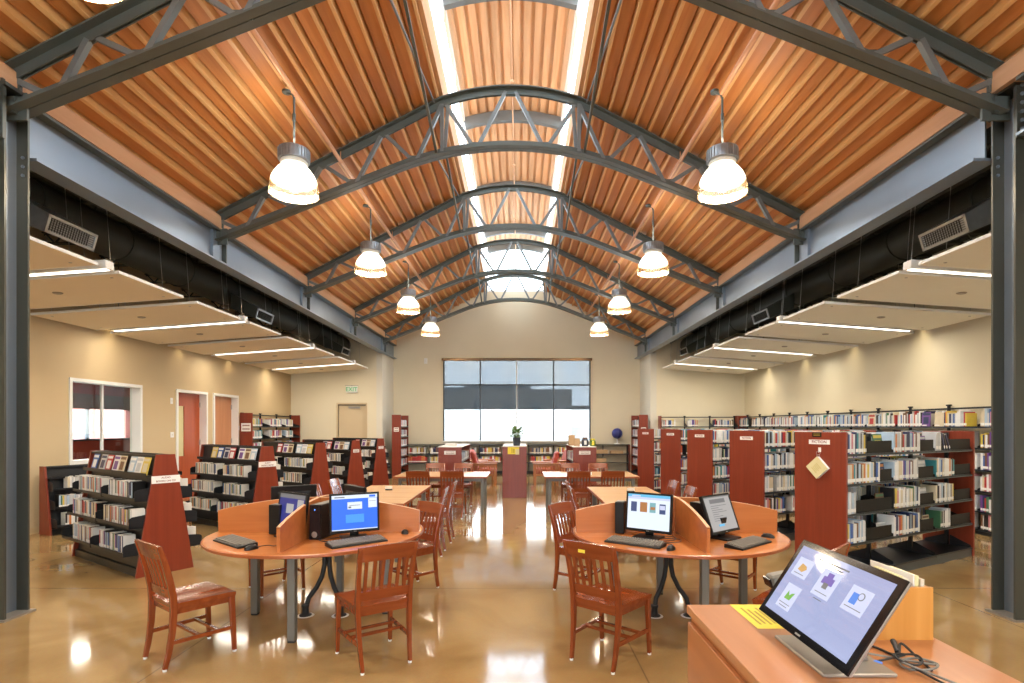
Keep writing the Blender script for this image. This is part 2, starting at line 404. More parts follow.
# far window: frame, mullions, panes, roller shade
f = MB(); y0, y1 = YF-.02, YF+.1
vx = [WX0, -1.41, -.09, 1.245, WX1]
f.box(WX0-.05, WX1+.05, y0-.04, y1, WZ1-.03, WZ1+.06, 1)
for x in (WX0+.02, vx[1], vx[3], WX1-.02): f.box(x-.022, x+.022, y0, y1, WZ0, WZ1, 0)
f.box(vx[2]-.02, vx[2]+.02, y0, y1, WZ0, WZ1, 2)
f.box(WX0, WX1, y0, y1, 3.16, 3.21, 0)
f.box(WX0-.03, WX1+.03, y0-.08, y1, WZ0-.05, WZ0, 3)
w1 = struct('window_1', f, ['frame', 'bronze', 'wframe', 'offwhite'])
MB().box(WX0, WX1, YF+.05, YF+.056, WZ0, WZ1).build('pane', 'glass', w1)
for a, b in ((WX0+.04, vx[2]-.02), (vx[2]+.02, WX1-.04)):
    s_ = MB().box(a, b, YF+.004, YF+.008, 2.32, WZ1-.03).build('roller_shade', 'shade', w1)
    MB().box(a, b, YF+.0, YF+.012, 2.295, 2.325).build('hem_bar', 'frame', s_)

# office window in the left wall (white frame, glazed, office beyond)
fo = MB(); x0, x1 = XL-.19, XL+.02
fo.box(x0, x1, OY0-.05, OY1+.05, OZ1-.008, OZ1+.05); fo.box(x0, x1, OY0-.05, OY1+.05, OZ0-.06, OZ0+.008)
fo.box(x0, x1, OY0-.05, OY0+.008, OZ0, OZ1); fo.box(x0, x1, OY1-.008, OY1+.05, OZ0, OZ1)
fo.box(XL-.17, XL-.13, OY0+.86, OY0+.9, OZ0, OZ1)
wo = struct('window_%d' % wn, fo, 'white'); wn += 1
MB().box(XL-.155, XL-.149, OY0, OY1, OZ0, OZ1).build('pane', 'glass', wo)
of = MB()
XO = -10.3
of.box(XO-.15, XO, 7.5, 12.0, 0, 4.8); of.box(XO-.15, XO, 14.6, 16.5, 0, 4.8); of.box(XO-.15, XO, 12.0, 14.6, 0, 1.38); of.box(XO-.15, XO, 12.0, 14.6, 2.12, 4.8)
of.box(XO, XL-.2, 16.4, 16.5, 0, 3); of.box(XO, XL-.2, 7.5, 7.6, 0, 3)
struct('wall_office', of, 'maroon')
struct('ceiling', MB().box(XO, XL-.2, 7.5, 16.5, 2.9, 3.0), 'white')
fo = MB(); fo.box(XO-.1, XO-.05, 13.15, 13.25, 1.38, 2.12); fo.box(XO-.05, XO+.02, 12.0, 14.6, 1.34, 1.38)
wx = struct('window_%d' % wn, fo, 'frame'); wn += 1
MB().box(XO-.08, XO-.07, 12, 14.6, 1.38, 2.12).build('pane', 'glass', wx)
MB().box(XO+.02, XO+.03, 11.9, 14.7, 2.1, 2.45).build('blind', 'brownblind', wx)
# doors of the left wall
def side_door(nm, D, m, glass):
    y0, y1, z = D; fr = MB()
    fr.box(XL-.19, XL+.03, y0-.05, y0+.008, 0, z+.05); fr.box(XL-.19, XL+.03, y1-.008, y1+.05, 0, z+.05); fr.box(XL-.19, XL+.03, y0+.008, y1-.008, z-.008, z+.05)
    o = struct(nm, fr, 'white')
    lf = MB()
    if glass:
        a, b = y0+.16, y0+.5
        lf.box(XL-.19, XL-.145, y0, a, 0, z); lf.box(XL-.19, XL-.145, b, y1, 0, z); lf.box(XL-.19, XL-.145, a, b, 0, 1.0); lf.box(XL-.19, XL-.145, a, b, 2.15, z)
        leaf = lf.build('door_leaf', m, o)
        MB().box(XL-.17, XL-.165, a, b, 1.0, 2.15).build('vision_panel', 'manila', leaf)
    else:
        leaf = lf.box(XL-.19, XL-.145, y0, y1, 0, z).build('door_leaf', m, o)
    h = MB(); h.tube([(XL-.145, y0+.08, 1.02), (XL-.09, y0+.08, 1.02), (XL-.085, y0+.2, 1.02)], .011, 8)
    h.build('door_handle', 'silver', leaf)
    for zz in (.3, 1.3, 2.2):
        MB().box(XL-.146, XL-.12, y1-.03, y1, zz-.06, zz+.06).build('hinge', 'silver', leaf)
side_door('door_1', D2, 'doorr', True); side_door('door_2', D3, 'door', False)
# aisle exit door
fr = MB(); fr.box(DX0-.05, DX0, YA-.02, YA+.12, 0, DZ+.05); fr.box(DX1, DX1+.05, YA-.02, YA+.12, 0, DZ+.05); fr.box(DX0, DX1, YA-.02, YA+.12, DZ, DZ+.05)
d3 = struct('door_3', fr, 'doorb')
lf = MB().box(DX0, DX1, YA+.06, YA+.11, 0, DZ).build('door_leaf', 'doorb', d3)
MB().box(DX0, DX1, YA+.03, YA+.058, DZ-.05, DZ-.002).build('head_shade_strip', 'jamb_shade', d3)  # brown strip standing in for the shade under the door head
MB().box(-5.68, -5.3, YA, YA+.058, DZ-.14, DZ-.07).box(-5.4, -5.36, YA-.05, YA+.01, DZ-.1, DZ-.08).build('door_closer', 'silver', lf)
MB().box(-5.9, -5.2, YA+.02, YA+.058, 1.0, 1.06).build('push_bar', 'silver', lf)
# ------------------------------------------------------------------ steel frame
def arcpts(n=10):
    """lower chord centreline, x from the centreline, z of its underside"""
    R = 4.5; pts = []
    xt = 1.67; dr = R-math.sqrt(R*R-xt*xt); sl = xt/math.sqrt(R*R-xt*xt)
    for i in range(-n, n+1):
        x = xt*i/n; pts.append((x, 5.83-(R-math.sqrt(R*R-x*x))))
    z0 = 5.83-dr
    return [(-4.38, z0-(4.38-xt)*sl)]+pts+[(4.38, z0-(4.38-xt)*sl)]
def zlow(x):
    x = abs(x); R = 4.5; xt = 1.67
    if x <= xt: return 5.83-(R-math.sqrt(R*R-x*x))
    return 5.83-(R-math.sqrt(R*R-xt*xt))-(x-xt)*xt/math.sqrt(R*R-xt*xt)
def toppts(n=8):
    R = 3.0; pts = []
    for i in range(-n, n+1):
        x = 1.0*i/n; pts.append((x, 6.62-(R-math.sqrt(R*R-x*x))))
    z1 = 6.62-(R-math.sqrt(R*R-1))
    return [(-4.40, z1-3.40*.515)]+pts+[(4.40, z1-3.40*.515)]
def ztop(x):
    x = abs(x); R = 3.0
    if x <= 1: return 6.62-(R-math.sqrt(R*R-x*x))
    return 6.62-(R-math.sqrt(R*R-1))-(x-1)*.515
TT = thing('roof_truss', '', 'roof truss', (XC, 8.2, 0), 0, 'arched steel trusses spanning the nave')
def chord(pts, flip):
    mb = MB(); P = [(x, 0, z) for x, z in pts]
    # a pair of angles back to back: flange halves with a gap, and their upright legs
    for s in (-1, 1):
        if flip:   # flange at the top, legs down
            mb.sweep(P, [(s*.008, .085), (s*.10, .085), (s*.10, .10), (s*.022, .10), (s*.022, .085)][:4], m=0)
            mb.sweep(P, [(s*.012, 0), (s*.024, 0), (s*.024, .09), (s*.012, .09)], m=0)
        else:
            mb.sweep(P, [(s*.006, 0), (s*.10, 0), (s*.10, .016), (s*.006, .016)], m=0)
            mb.sweep(P, [(s*.012, .016), (s*.026, .016), (s*.026, .10), (s*.012, .10)], m=0)
    return mb
chord(toppts(), True).build('top_chord', 'steel', TT)
chord(arcpts(), False).build('bottom_chord', 'steel', TT)
tn = [1.0, 1.9, 2.8, 3.65]; bn = [.5, 1.42, 2.32, 3.2, 3.95]
def strut(xa, za, xb, zb, w=.05):
    MB().bar((xa, 0, za), (xb, 0, zb), .05, w, up=(0, 1, 0)).build('web_strut', 'strut', TT)
for s in (-1, 1):
    strut(s*.07, ztop(0)+.05, s*(bn[0]-.02), zlow(bn[0])+.06)
    strut(s*(bn[0]+.06), zlow(bn[0])+.06, s*.97, ztop(1)+.03, .042)
    strut(s*1.02, ztop(1)+.03, s*1.02, zlow(1.02)+.06, .06)
    strut(s*.93, ztop(1)+.03, s*.98, zlow(1.0)+.06, .03)
    for i in range(4):
        x = tn[i]+.03; strut(s*x, ztop(x)+.03, s*(bn[i+1]-.03), zlow(bn[i+1])+.06, .06 if i != 3 else .055)
        if i < 3:
            strut(s*(bn[i+1]+.05), zlow(bn[i+1])+.06, s*(tn[i+1]-.05), ztop(tn[i+1])+.03, .038)
    strut(s*4.05, zlow(4.05)+.06, s*4.36, ztop(4.36)+.04, .038)
    MB().box(min(s*4.22, s*4.47), max(s*4.22, s*4.47), -.012, .012, zlow(4.3)-.07, zlow(4.3)+.17).box(min(s*4.30, s*4.42), max(s*4.30, s*4.42), -.05, .05, zlow(4.3)-.02, zlow(4.3)+.12).build('end_plate', 'steel', TT)
    MB().box(min(s*4.28, s*4.46), max(s*4.28, s*4.46), -.015, .015, ztop(4.4)-.06, ztop(4.4)+.1).build('end_plate', 'steel', TT)
for x, zz in [(0, ztop(0)+.03)]+[(s*b, zlow(b)+.07) for s in (-1, 1) for b in bn[:4]]:
    MB().box(x-.09, x+.09, -.009, .009, zz-.045, zz+.045).build('gusset_plate', 'steel', TT)
tl = {8.2: 'grey arched steel truss crossing the middle of the ceiling, most complete one in view',
      4.87: 'nearest grey steel truss, meeting the tops of the two tall columns',
      11.53: 'grey arched steel truss second beyond the columns, behind the first pendant lamps',
      14.85: 'grey arched steel truss third beyond the columns, next to last before the end wall',
      18.18: 'farthest grey arched steel truss, just in front of the end wall'}
TT['label'] = tl[8.2]
for y in NS:
    if y != 8.2: copy_tree(TT, (XC, y, 0), 0, tl[y])
# lattice bracing rods along both sides of the monitor
g = 'bracing rods between the trusses'
ordn = ['nearest', 'second', 'third', 'fourth']
for s, side in ((-1, 'left'), (1, 'right')):
    for i in range(4):
        x = XC+s*1.10
        for a, b, mat, w, lab in ((ztop(1)+.05, zlow(1)+.03, 'steel', .035, 'dark angle brace falling away from camera'), (zlow(1)+.03, ztop(1)+.05, 'strut', .022, 'pale thin brace rising away from camera')):
            o = MB().bar((0, 0, a), (0, 3.33, b), w, w).build('bracing_rod', mat, loc=(x+(.03*s if mat == 'strut' else 0), NS[i], 0))
            tag(o, '%s, %s side of skylight, %s bay' % (lab, side, ordn[i]), 'brace', g)
# arched plates across the monitor vault
for i, y in enumerate(NS+[19.86]):
    P = [(XC-.985+1.97*k/10, 0, arc(-1.0+2.0*k/10)-.36) for k in range(11)]
    o = MB().sweep(P, [(-.05, 0), (.05, 0), (.05, .215), (-.05, .215)]).build('vault_rib', 'strut', loc=(0, y, 0))
    tag(o, 'curved grey steel rib across the skylight vault, %s from the camera' % ['nearest', 'second', 'third', 'fourth', 'fifth', 'sixth, against the end wall,'][i], 'roof rib', 'curved ribs of the skylight vault')
# long eave beams
for s, side in ((-1, 'left'), (1, 'right')):
    t = thing('steel_beam', 'long painted steel beam along the %s eave above the aisle panels' % side, 'beam', (XC, 0, 0), 0, 'eave beams')
    def bx(x0, x1, z0, z1, y0=5.05, y1=YF-.02): return MB().box(min(s*x0, s*x1), max(s*x0, s*x1), y0, y1, z0, z1)
    bx(4.30, 4.52, 4.12, 4.145).build('bottom_flange', 'steel_beam', t)
    bx(4.30, 4.52, 4.585, 4.61).build('top_flange', 'steel', t)
    bx(4.405, 4.42, 4.145, 4.585).build('web', 'steel_beam', t)
    for y in NS[1:]:
        bx(4.31, 4.404, 4.145, 4.585, y+.14, y+.16).build('stiffener', 'steel', t)
        bx(4.36, 4.404, 4.145, 4.585, y-.13, y+.11).build('stiffener', 'steel_beam', t)
    # the same line continues behind the columns
    t2 = thing('steel_beam', 'short stretch of eave beam running behind the camera from the %s column' % side, 'beam', (XC, 0, 0), 0, 'eave beams')
    bx(4.30, 4.52, 4.12, 4.145, YB, 4.62).build('bottom_flange', 'steel_beam', t2)
    bx(4.30, 4.52, 4.585, 4.61, YB, 4.62).build('top_flange', 'steel', t2)
    bx(4.405, 4.42, 4.145, 4.585, YB, 4.62).build('web', 'steel_beam', t2)
    # column
    c = thing('steel_column', 'tall dark wide flange steel column, %s edge of the picture' % side, 'column', (-4.56 if s < 0 else 4.40, 4.86, 0))
    MB().box(-.11, .11, .12, .14, .02, 4.6).build('flange', 'steel_col', c)
    MB().box(-.14, .14, -.14, -.12, .02, 4.6).build('flange', 'steel_col', c)
    MB().box(-.008, .008, -.12, .12, .02, 4.6).build('web', 'steel_beam', c)
    MB().box(-.155, .155, -.155, .155, 0, .02).build('base_plate', 'dimsilver', c)
    MB().box(-.15, .15, -.165, -.14, 4.15, 4.66).build('splice_plate', 'steel_col', c)
    MB().box(-.18, .18, -.17, .17, 4.6, 4.63).build('cap_plate', 'steel_col', c)
    for k in range(6):
        for dx in (-.06, .06, ):
            MB().lathe([(0, 0), (.017, 0), (.017, .012), (0, .016)], 6, m=0).build('bolt', 'steel_beam', c, loc=(dx-s*.05, -.165, 4.22+k*.075)).rotation_euler = (PI/2, 0, 0)
    for k in range(3):
        o = MB().lathe([(0, 0), (.015, 0), (.015, .012), (0, .016)], 6).build('bolt', 'steel_beam', c, loc=(-s*.07, .12, 3.95+k*.08)); o.rotation_euler = (PI/2, 0, 0)
# sprinkler pipes under both slopes
for s, side in ((-1, 'left'), (1, 'right')):
    o = MB().tube([(XC+s*2.52, YB, 5.62), (XC+s*2.52, YF, 5.62)], .030, 10)
    for y in [1.5+3.33*k for k in range(6)]: o.tube([(XC+s*2.52, y, 5.64), (XC+s*2.52, y, 5.80)], .008, 6); o.box(XC+s*2.52-.04, XC+s*2.52+.04, y-.012, y+.012, 5.585, 5.592)
    tag(o.build('sprinkler_pipe', 'pipe'), 'thin tan sprinkler pipe running under the %s roof slope' % side, 'pipe', 'roof sprinkler pipes')
o = MB().tube([(XC, YB, 7.98), (XC, YF, 7.98)], .014, 8)
for y in (10.0, 13.2, 16.6): o.lathe([(0, -.05), (.03, -.05), (.04, -.01), (.02, 0)], 12, (XC, y, 7.98))
tag(o.build('sprinkler_pipe', 'fascia'), 'thin pale pipe along the middle of the skylight vault', 'pipe')

# ------------------------------------------------------------------ pendant lamps
def make_dome():
    m = bpy.data.materials.new('prismatic_dome'); m.use_nodes = True; nt = m.node_tree; b = nt.nodes['Principled BSDF']
    b.inputs['Base Color'].default_value = (.9, .88, .82, 1); b.inputs['Roughness'].default_value = .3
    b.inputs['Emission Color'].default_value = (1, .93, .80, 1); b.inputs['Emission Strength'].default_value = 1.5
    return m
M['dome'] = make_dome()
M['domerim'] = glassy('dome_rim_glass', (.86, .78, .66, 1), .10, .12, .22, (.50, .40, .28, 1))
M['bulb'] = emit('lamp_bulb', (1, .93, .82, 1), 25)
L0 = thing('pendant_lamp', '', 'pendant lamp', (XC-2.53, 6.5, 4.42), 0, 'pendant lamps over the nave')
pr = [(.285, 0), (.283, .02), (.275, .09)]
MB().lathe([(.282, 0), (.278, .07), (.262, .17), (.256, .17), (.272, .07), (.276, 0)], 40, closed=True).build('shade_rim', 'domerim', L0)
MB().lathe([(.262, .17), (.256, .20), (.232, .26), (.19, .33), (.15, .375), (.13, .40), (.122, .40), (.145, .37), (.184, .325), (.225, .255), (.249, .20), (.255, .17)], 40, closed=True).build('shade', 'dome', L0)
MB().lathe([(0, .16), (.05, .17), (.07, .22), (.05, .30), (.03, .36), (0, .36)], 16).build('bulb', 'bulb', L0)
MB().lathe([(0, .40), (.15, .40), (.158, .43), (.15, .45), (0, .45)], 32).build('collar', 'offwhite', L0)
hb = MB(); hb.lathe([(0, .45), (.165, .45), (.172, .46), (.172, .60), (.165, .615), (0, .615)], 32)
for k in range(28):
    a = 2*PI*k/28; hb.box(.17, .181, -.006, .006, .455, .6, mat=Matrix.Rotation(a, 4, 'Z'))
hb.build('ballast_housing', 'galv', L0)
MB().tube([(0, 0, .61), (0, 0, 1.32)], .013, 10).cyl((0, 0), .02, 1.0, 1.1, 10).tube([(0, 0, 1.30), (-.02, .0, 1.36), (-.09, .0, 1.38)], .012, 8).build('stem', 'steel', L0)
MB().lathe([(0, 0), (.05, 0), (.05, .03), (0, .05)], 14, (-.09, 0, 1.38)).build('canopy', 'steel', L0)
lb = ['nearest', 'second', 'third', 'farthest']
for s, side in ((-1, 'left'), (1, 'right')):
    for i, y in enumerate((6.5, 9.85, 13.2, 16.5)):
        lab = 'white dome pendant lamp, %s in the %s row' % (lb[i], side)
        if s == -1 and i == 0: L0['label'] = lab
        else: copy_tree(L0, (XC+s*2.53, y, 4.42), 0, lab)
copy_tree(L0, (XC-2.72, 3.52, 4.60), 0, 'white dome pendant lamp whose rim just shows at the top left edge')
def lamp_light(x, y, z, w):
    l = bpy.data.lights.new('pendant_light', 'AREA'); l.shape = 'DISK'; l.size = .42; l.energy = w; l.color = (1, .88, .72)
    o = bpy.data.objects.new('pendant_light', l); C.objects.link(o); o.location = (x, y, z+.10)
    u = bpy.data.lights.new('pendant_uplight', 'POINT'); u.energy = w*.2; u.color = (1, .9, .76); u.shadow_soft_size = .1
    p = bpy.data.objects.new('pendant_uplight', u); C.objects.link(p); p.location = (x, y, z+.68)
for s, side in ((-1, 'left'), (1, 'right')):
    for y, w_ in ((3.2, 'just outside the top right corner'), (-.1, 'above the camera'), (-3.4, 'behind the camera')):  # unseen lamps, added as bodies for the lights outside the view
        if s < 0 and y == 3.2: continue
        copy_tree(L0, (XC+s*2.53, y, 4.42), 0, 'unseen white dome pendant lamp added to the %s row, %s' % (side, w_))
L0.scale = (1, 1, .87)
for o in [q for q in C.objects if q.name.startswith('pendant_lamp')]: o.scale = (1, 1, .87)
for s in (-1, 1):
    for y in (6.5, 9.85, 13.2, 16.5, 3.2, -.1, -3.4):
        lamp_light(XC+s*2.53 if not (s < 0 and y == 3.2) else XC-2.72, y if not (s < 0 and y == 3.2) else 3.52, 4.42 if not (s < 0 and y == 3.2) else 4.60, 60)

# ------------------------------------------------------------------ aisle ceiling panels, strip lights, air registers, ducts
pan = {}
seq = ['nearest', 'second', 'third', 'fourth', 'fifth', 'sixth', 'seventh', 'eighth']
for s, side in ((-1, 'left'), (1, 'right')):
    for k in range(-1, 9):
        y0 = 5.15+1.65*k-.0; y1 = y0+1.31
        mb = MB(); x0, x1 = sorted((0, s*2.56)); zc = 3.575; xi = 0
        mb.box(x0, x1, 0, y1-y0, 0, .03); mb.box(x0-.003, x1+.003, -.003, .004, -.004, .034, 1); mb.box(x0-.003, x1+.003, y1-y0-.004, y1-y0+.003, -.004, .034, 1)
        mb.box(xi-.004, xi+.004, 0, y1-y0, -.004, .034, 1)
        o = thing('ceiling_panel', '', 'ceiling panel', (XC+s*4.82, y0, zc), 0, 'suspended ceiling panels of the %s aisle' % side)
        o.rotation_euler = (0, s*.072, 0)
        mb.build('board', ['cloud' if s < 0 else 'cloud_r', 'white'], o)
        sc_ = MB(); xm = (x0+x1)/2; sc_.lathe([(0, -.012), (.05, -.012), (.062, 0), (0, 0)], 16, (xm, .62, 0))
        sc_.build('speaker_grille', 'dimsilver', o)
        for xx in (x0+.2, x1-.2):
            for yy in (.15, 1.16): MB().cyl((xx, yy), .004, .03, 1.24, 5).cyl((xx, yy), .018, -.004, 0, 10).build('hanger_wire', 'silver', o)
        if y1 < 4.4: o['label'] = 'flat ceiling panel above the %s aisle, outside the frame near the column' % side
        elif k == 0: o['label'] = 'flat suspended ceiling panel of the %s aisle, partly hidden by the column' % side
        else: o['label'] = 'flat suspended ceiling panel, %s from the column along the %s aisle' % (seq[k-1], side)
    for i, y in enumerate((6.63, 9.93, 13.23, 16.53)):
        x0, x1 = sorted((0, s*2.4))
        t = thing('strip_light', 'long white strip light between ceiling panels, %s in the %s aisle' % (lb[i], side), 'ceiling light', (XC+s*4.80, y, 3.575), 0, 'strip lights between the aisle panels'); t.rotation_euler = (0, s*.072, 0)
        MB().box(x0, x1, -.07, .07, 0, .10).build('housing', 'white', t, .004)
        MB().box(x0+.03, x1-.03, -.032, .032, -.008, -.0005).build('lens', 'tube', t)
        for xx in (x0+.05, x1-.3): MB().cyl((xx, 0), .003, .1, 1.24, 5).build('hanger_wire', 'silver', t)
        l = bpy.data.lights.new('strip_tube', 'AREA'); l.shape = 'RECTANGLE'; l.size = 2.3; l.size_y = .09; l.energy = 30; l.color = (1, .9, .74)
        lo = bpy.data.objects.new('strip_tube', l); C.objects.link(lo); lo.location = (XC+s*6.0, y, 3.47); lo.rotation_euler = (0, s*.072, 0)
    for i, y in enumerate((6.2, 10.9, 16.0)):
        t = thing('air_register', 'sloping grey louvred air register on a duct boot, %s above %s aisle' % (['nearest', 'middle', 'farthest'][i], side), 'air vent', (XC+s*4.92, y, 3.86), math.radians(-90*s), 'air registers above the aisles')
        tilt = Matrix.Rotation(math.radians(16), 4, 'X')
        w, h = .34, .10
        fr = MB(); 
        for a in ((-w, w, -h, -h+.03), (-w, w, h-.03, h), (-w, -w+.03, -h, h), (w-.03, w, -h, h)): fr.box(a[0], a[1], -.02, .0, a[2], a[3], mat=tilt)
        fr.build('frame', 'silver', t)
        MB().box(-w+.03, w-.03, .01, .02, -h+.03, h-.03, mat=tilt).build('backing', 'plastic', t)
        lv = MB()
        for k in range(6):
            z = -h+.045+k*.024; lv.box(-w+.03, w-.03, -.012, .004, z, z+.004, mat=tilt)
        for k in range(16):
            x = -w+.06+k*.034; lv.box(x, x+.003, -.008, .004, -h+.03, h-.03, mat=tilt)
        lv.build('louvre', 'plastic', t)
        b4 = [tilt @ Vector(p) for p in ((-w, 0, -h), (w, 0, -h), (w, 0, h), (-w, 0, h))]
        t4 = [(-.22, .55, .12), (.22, .55, .12), (.22, .55, .42), (-.22, .55, .42)]
        MB().hexa(b4, t4).build('duct_boot', 'galv' if i == 0 else 'plenum2', t)
    x = XC+s*5.75
    d = MB().tube([(x, YB, 4.38), (x, YA, 4.38)], .27, 20)
    for y in [0.5+1.5*k for k in range(12)]: d.tube([(x, y, 4.38), (x, y+.03, 4.38)], .285, 20)
    tag(d.build('air_duct', 'plenum2'), 'dark round air duct hidden above the %s aisle panels' % side, 'duct')
    for q, (dx, dz, r) in enumerate(((4.95, 4.55, .03), (5.15, 4.45, .02), (6.4, 4.6, .04))):
        p = MB().tube([(XC+s*dx, YB, dz), (XC+s*dx, YA, dz)], r, 8)
        tag(p.build('service_pipe', 'plenum2'), 'dark service pipe above the %s aisle, %s' % (side, ['beside the beam', 'just outside the first', 'thickest, near the outer wall'][q]), 'pipe', 'service pipes over the %s aisle' % side)
    for k in range(11):
        y = 5.2+1.2*k
        j = MB(); a, b = sorted((XC+s*4.72, XC+s*7.6)); j.box(a, b, -.05, .05, .16, .18); j.box(a, b, -.05, .05, 0, .015); 
        q = a
        while q < b-.3:
            j.bar((q, 0, .01), (q+.15, 0, .17), .02, .02, up=(0, 1, 0)); j.bar((q+.15, 0, .17), (q+.3, 0, .01), .02, .02, up=(0, 1, 0)); q += .3
        tag(j.build('roof_joist', 'plenum2', loc=(0, y, 4.6)), 'dark open web joist above the %s aisle' % side, 'joist', 'open web joists above the %s aisle' % side)
# ------------------------------------------------------------------ chairs
def make_chair():
    t = thing('library_chair', '', 'chair', (0,0,0), 0, 'slat back library chairs')
    # saddle seat
    vs = []; nx, ny = 8, 8; top = []; bot = []
    def so(u, v):
        w = .225-.028*(1-v); x = (u*2-1)*w; y = -.205+.43*v
        if v > .9: y -= .012*(abs(u*2-1)**3)
        dip = .012*math.exp(-((u-.27)/.16)**2)+.012*math.exp(-((u-.73)/.16)**2)
        return x, y, .455-dip*(1-max(0, v-.8)*2)-.006*(v > .95)
    mb = MB()
    for j in range(ny+1):
        for i in range(nx+1):
            x, y, z = so(i/nx, j/ny); top.append((x, y, z)); bot.append((x*.985, y*.985, .42))
    n = (nx+1)*(ny+1); fs = []
    for j in range(ny):
        for i in range(nx):
            a = j*(nx+1)+i; fs.append((a, a+1, a+nx+2, a+nx+1)); fs.append((n+a, n+a+nx+1, n+a+nx+2, n+a+1))
    ring = [i for i in range(nx+1)]+[j*(nx+1)+nx for j in range(1, ny+1)]+[ny*(nx+1)+i for i in range(nx-1, -1, -1)]+[j*(nx+1) for j in range(ny-1, 0, -1)]
    for k in range(len(ring)):
        a, b = ring[k], ring[(k+1) % len(ring)]; fs.append((a, n+a, n+b, b))
    mb.add(top+bot, fs, 0, True); mb.build('seat', 'chairx', t)
    ap = MB(); ap.box(-.185, .185, .165, .183, .375, .422); ap.box(-.165, .165, -.19, -.172, .375, .422)
    for s in (-1, 1): ap.hexa([(s*.165, -.19, .375), (s*.185, -.19, .375), (s*.2, .18, .375), (s*.18, .18, .375)], [(s*.165, -.19, .422), (s*.185, -.19, .422), (s*.2, .18, .422), (s*.18, .18, .422)])
    ap.build('apron', 'chairx', t)
    sq = lambda a, b: [(-a/2, -b/2), (a/2, -b/2), (a/2, b/2), (-a/2, b/2)]
    for s in (-1, 1):
        l = MB().sweep([(s*.205, .21, .012), (s*.2, .19, .42)], sq(.032, .036), (0, 1, 0), scales=[.82, 1.12]).build('front_leg', 'chair', t, .004)
        MB().cyl((s*.205, .21), .013, 0, .014, 12).build('foot_glide', 'white', l)
        P = [(s*.172, -.245, .012), (s*.178, -.222, .12), (s*.184, -.203, .26), (s*.188, -.196, .40), (s*.19, -.2, .50), (s*.193, -.222, .62), (s*.197, -.252, .74), (s*.2, -.288, .862)]
        b = MB().sweep(P, sq(.03, .04), (0, 1, 0), scales=[.8, .9, 1, 1.1, 1.08, 1, .92, .8]).build('back_post', 'chair', t, .004)
        MB().cyl((s*.172, -.245), .013, 0, .014, 12).build('foot_glide', 'white', b)
        MB().bar((s*.182, -.215, .185), (s*.203, .2, .185), .018, .026).build('stretcher', 'chairx', t)
    MB().bar((-.193, -.03, .187), (.193, -.03, .187), .026, .018).build('stretcher', 'chairx', t)
    MB().bar((-.197, .10, .187), (.197, .10, .187), .022, .018).build('stretcher', 'chairx', t)
    # curved crest rail and lower rail
    def rail(z0, z1, y0, y1, w, bow, nm):
        mb = MB(); K = 8; A = []
        for i in range(K+1):
            u = -1+2*i/K; x = u*w; c = bow*(1-u*u)
            A.append(((x, y0-c, z0), (x, y1-c, z1+.008*(1-u*u)), (x, y1-c-.02, z1+.008*(1-u*u)), (x, y0-c-.02, z0)))
        for i in range(K): mb.hexa([A[i][0], A[i+1][0], A[i+1][3], A[i][3]], [A[i][1], A[i+1][1], A[i+1][2], A[i][2]])
        mb.build(nm, 'chairx', t)
    rail(.765, .868, -.247, -.279, .214, .016, 'crest_rail')
    rail(.485, .545, -.185, -.194, .182, .010, 'lower_rail')
    for k in range(6):
        u = -1+2*(k+.5)/6; c = .014*(1-u*u)
        x0, x1 = u*.172, u*.178
        MB().sweep([(x0, -.198-c*.8, .54), (x0*1.01, -.222-c, .65), (x1, -.256-c, .77)], sq(.024, .012), (0, 1, 0)).build('slat', 'chair', t)
    return t
CH = make_chair(); first = [True]
def chair(x, y, head, label, yellow=False):
    loc = (x, y, 0); rz = math.radians(head-90)
    if first[0]:
        CH.location = loc; CH.rotation_euler = (0, 0, rz); CH['label'] = label; first[0] = False; o = CH
    else: o = copy_tree(CH, loc, rz, label)
    return o
KIDS[CH.name] = [(c, [(g, []) for g in kids(c)]) for c in kids(CH)]
chair(-2.42, 4.07, 53, 'wooden slat back chair standing alone at the left of the left round table')
chair(-1.06, 4.02, 125, 'wooden slat back chair with its back to camera at the left round table front')
o = chair(.667, 4.03, 49, 'nearest wooden chair of the right round table, small yellow sticker on its top rail')
MB().box(-.075, -.02, -.302, -.2995, .80, .822, mat=Matrix.Rotation(.0, 4, 'X')).build('sticker', 'yellow', o)
chair(1.97, 3.93, 135, 'wooden chair mostly hidden behind the touch screen on the desk')
chair(.66, 5.64, -38, 'wooden chair at the back left of the right round table, beside the aisle')
chair(-2.52, 5.69, -47, 'wooden chair behind the left round table, only its legs showing beneath')
chair(-1.14, 5.67, 227, 'wooden chair at the back right of the left round table, beside the aisle')
chair(2.13, 5.58, 228, 'wooden chair behind the right round table, its legs showing beneath')
chair(-1.25, 7.27, 180, 'nearer wooden chair on the aisle side of the left pale table')
chair(-1.23, 8.10, 180, 'farther wooden chair on the aisle side of the left pale table')
chair(-2.57, 7.6, 0, 'nearer wooden chair on the media rack side of the left pale table')
chair(-2.57, 8.45, 0, 'farther wooden chair on the media rack side of the left pale table')
chair(.98, 7.35, 0, 'nearer wooden chair on the aisle side of the right pale table')
chair(1.0, 8.15, 0, 'farther wooden chair on the aisle side of the right pale table')
chair(2.03, 7.4, 180, 'nearer wooden chair on the fiction side of the right pale table')
chair(2.03, 8.2, 180, 'farther wooden chair on the fiction side of the right pale table')
for sx, xs, side in ((-1, (-1.84, -1.22), 'left'), (1, (1.08, 1.70), 'right')):
    for k, x in enumerate(xs):
        q = ('left hand', 'right hand')[k]
        chair(x, 10.25, 90, '%s wooden chair on the near side of the far %s table' % (q, side))
        chair(x+(.03 if sx > 0 else 0), 11.82, 270, '%s wooden chair on the far side of the far %s table' % (q, side))

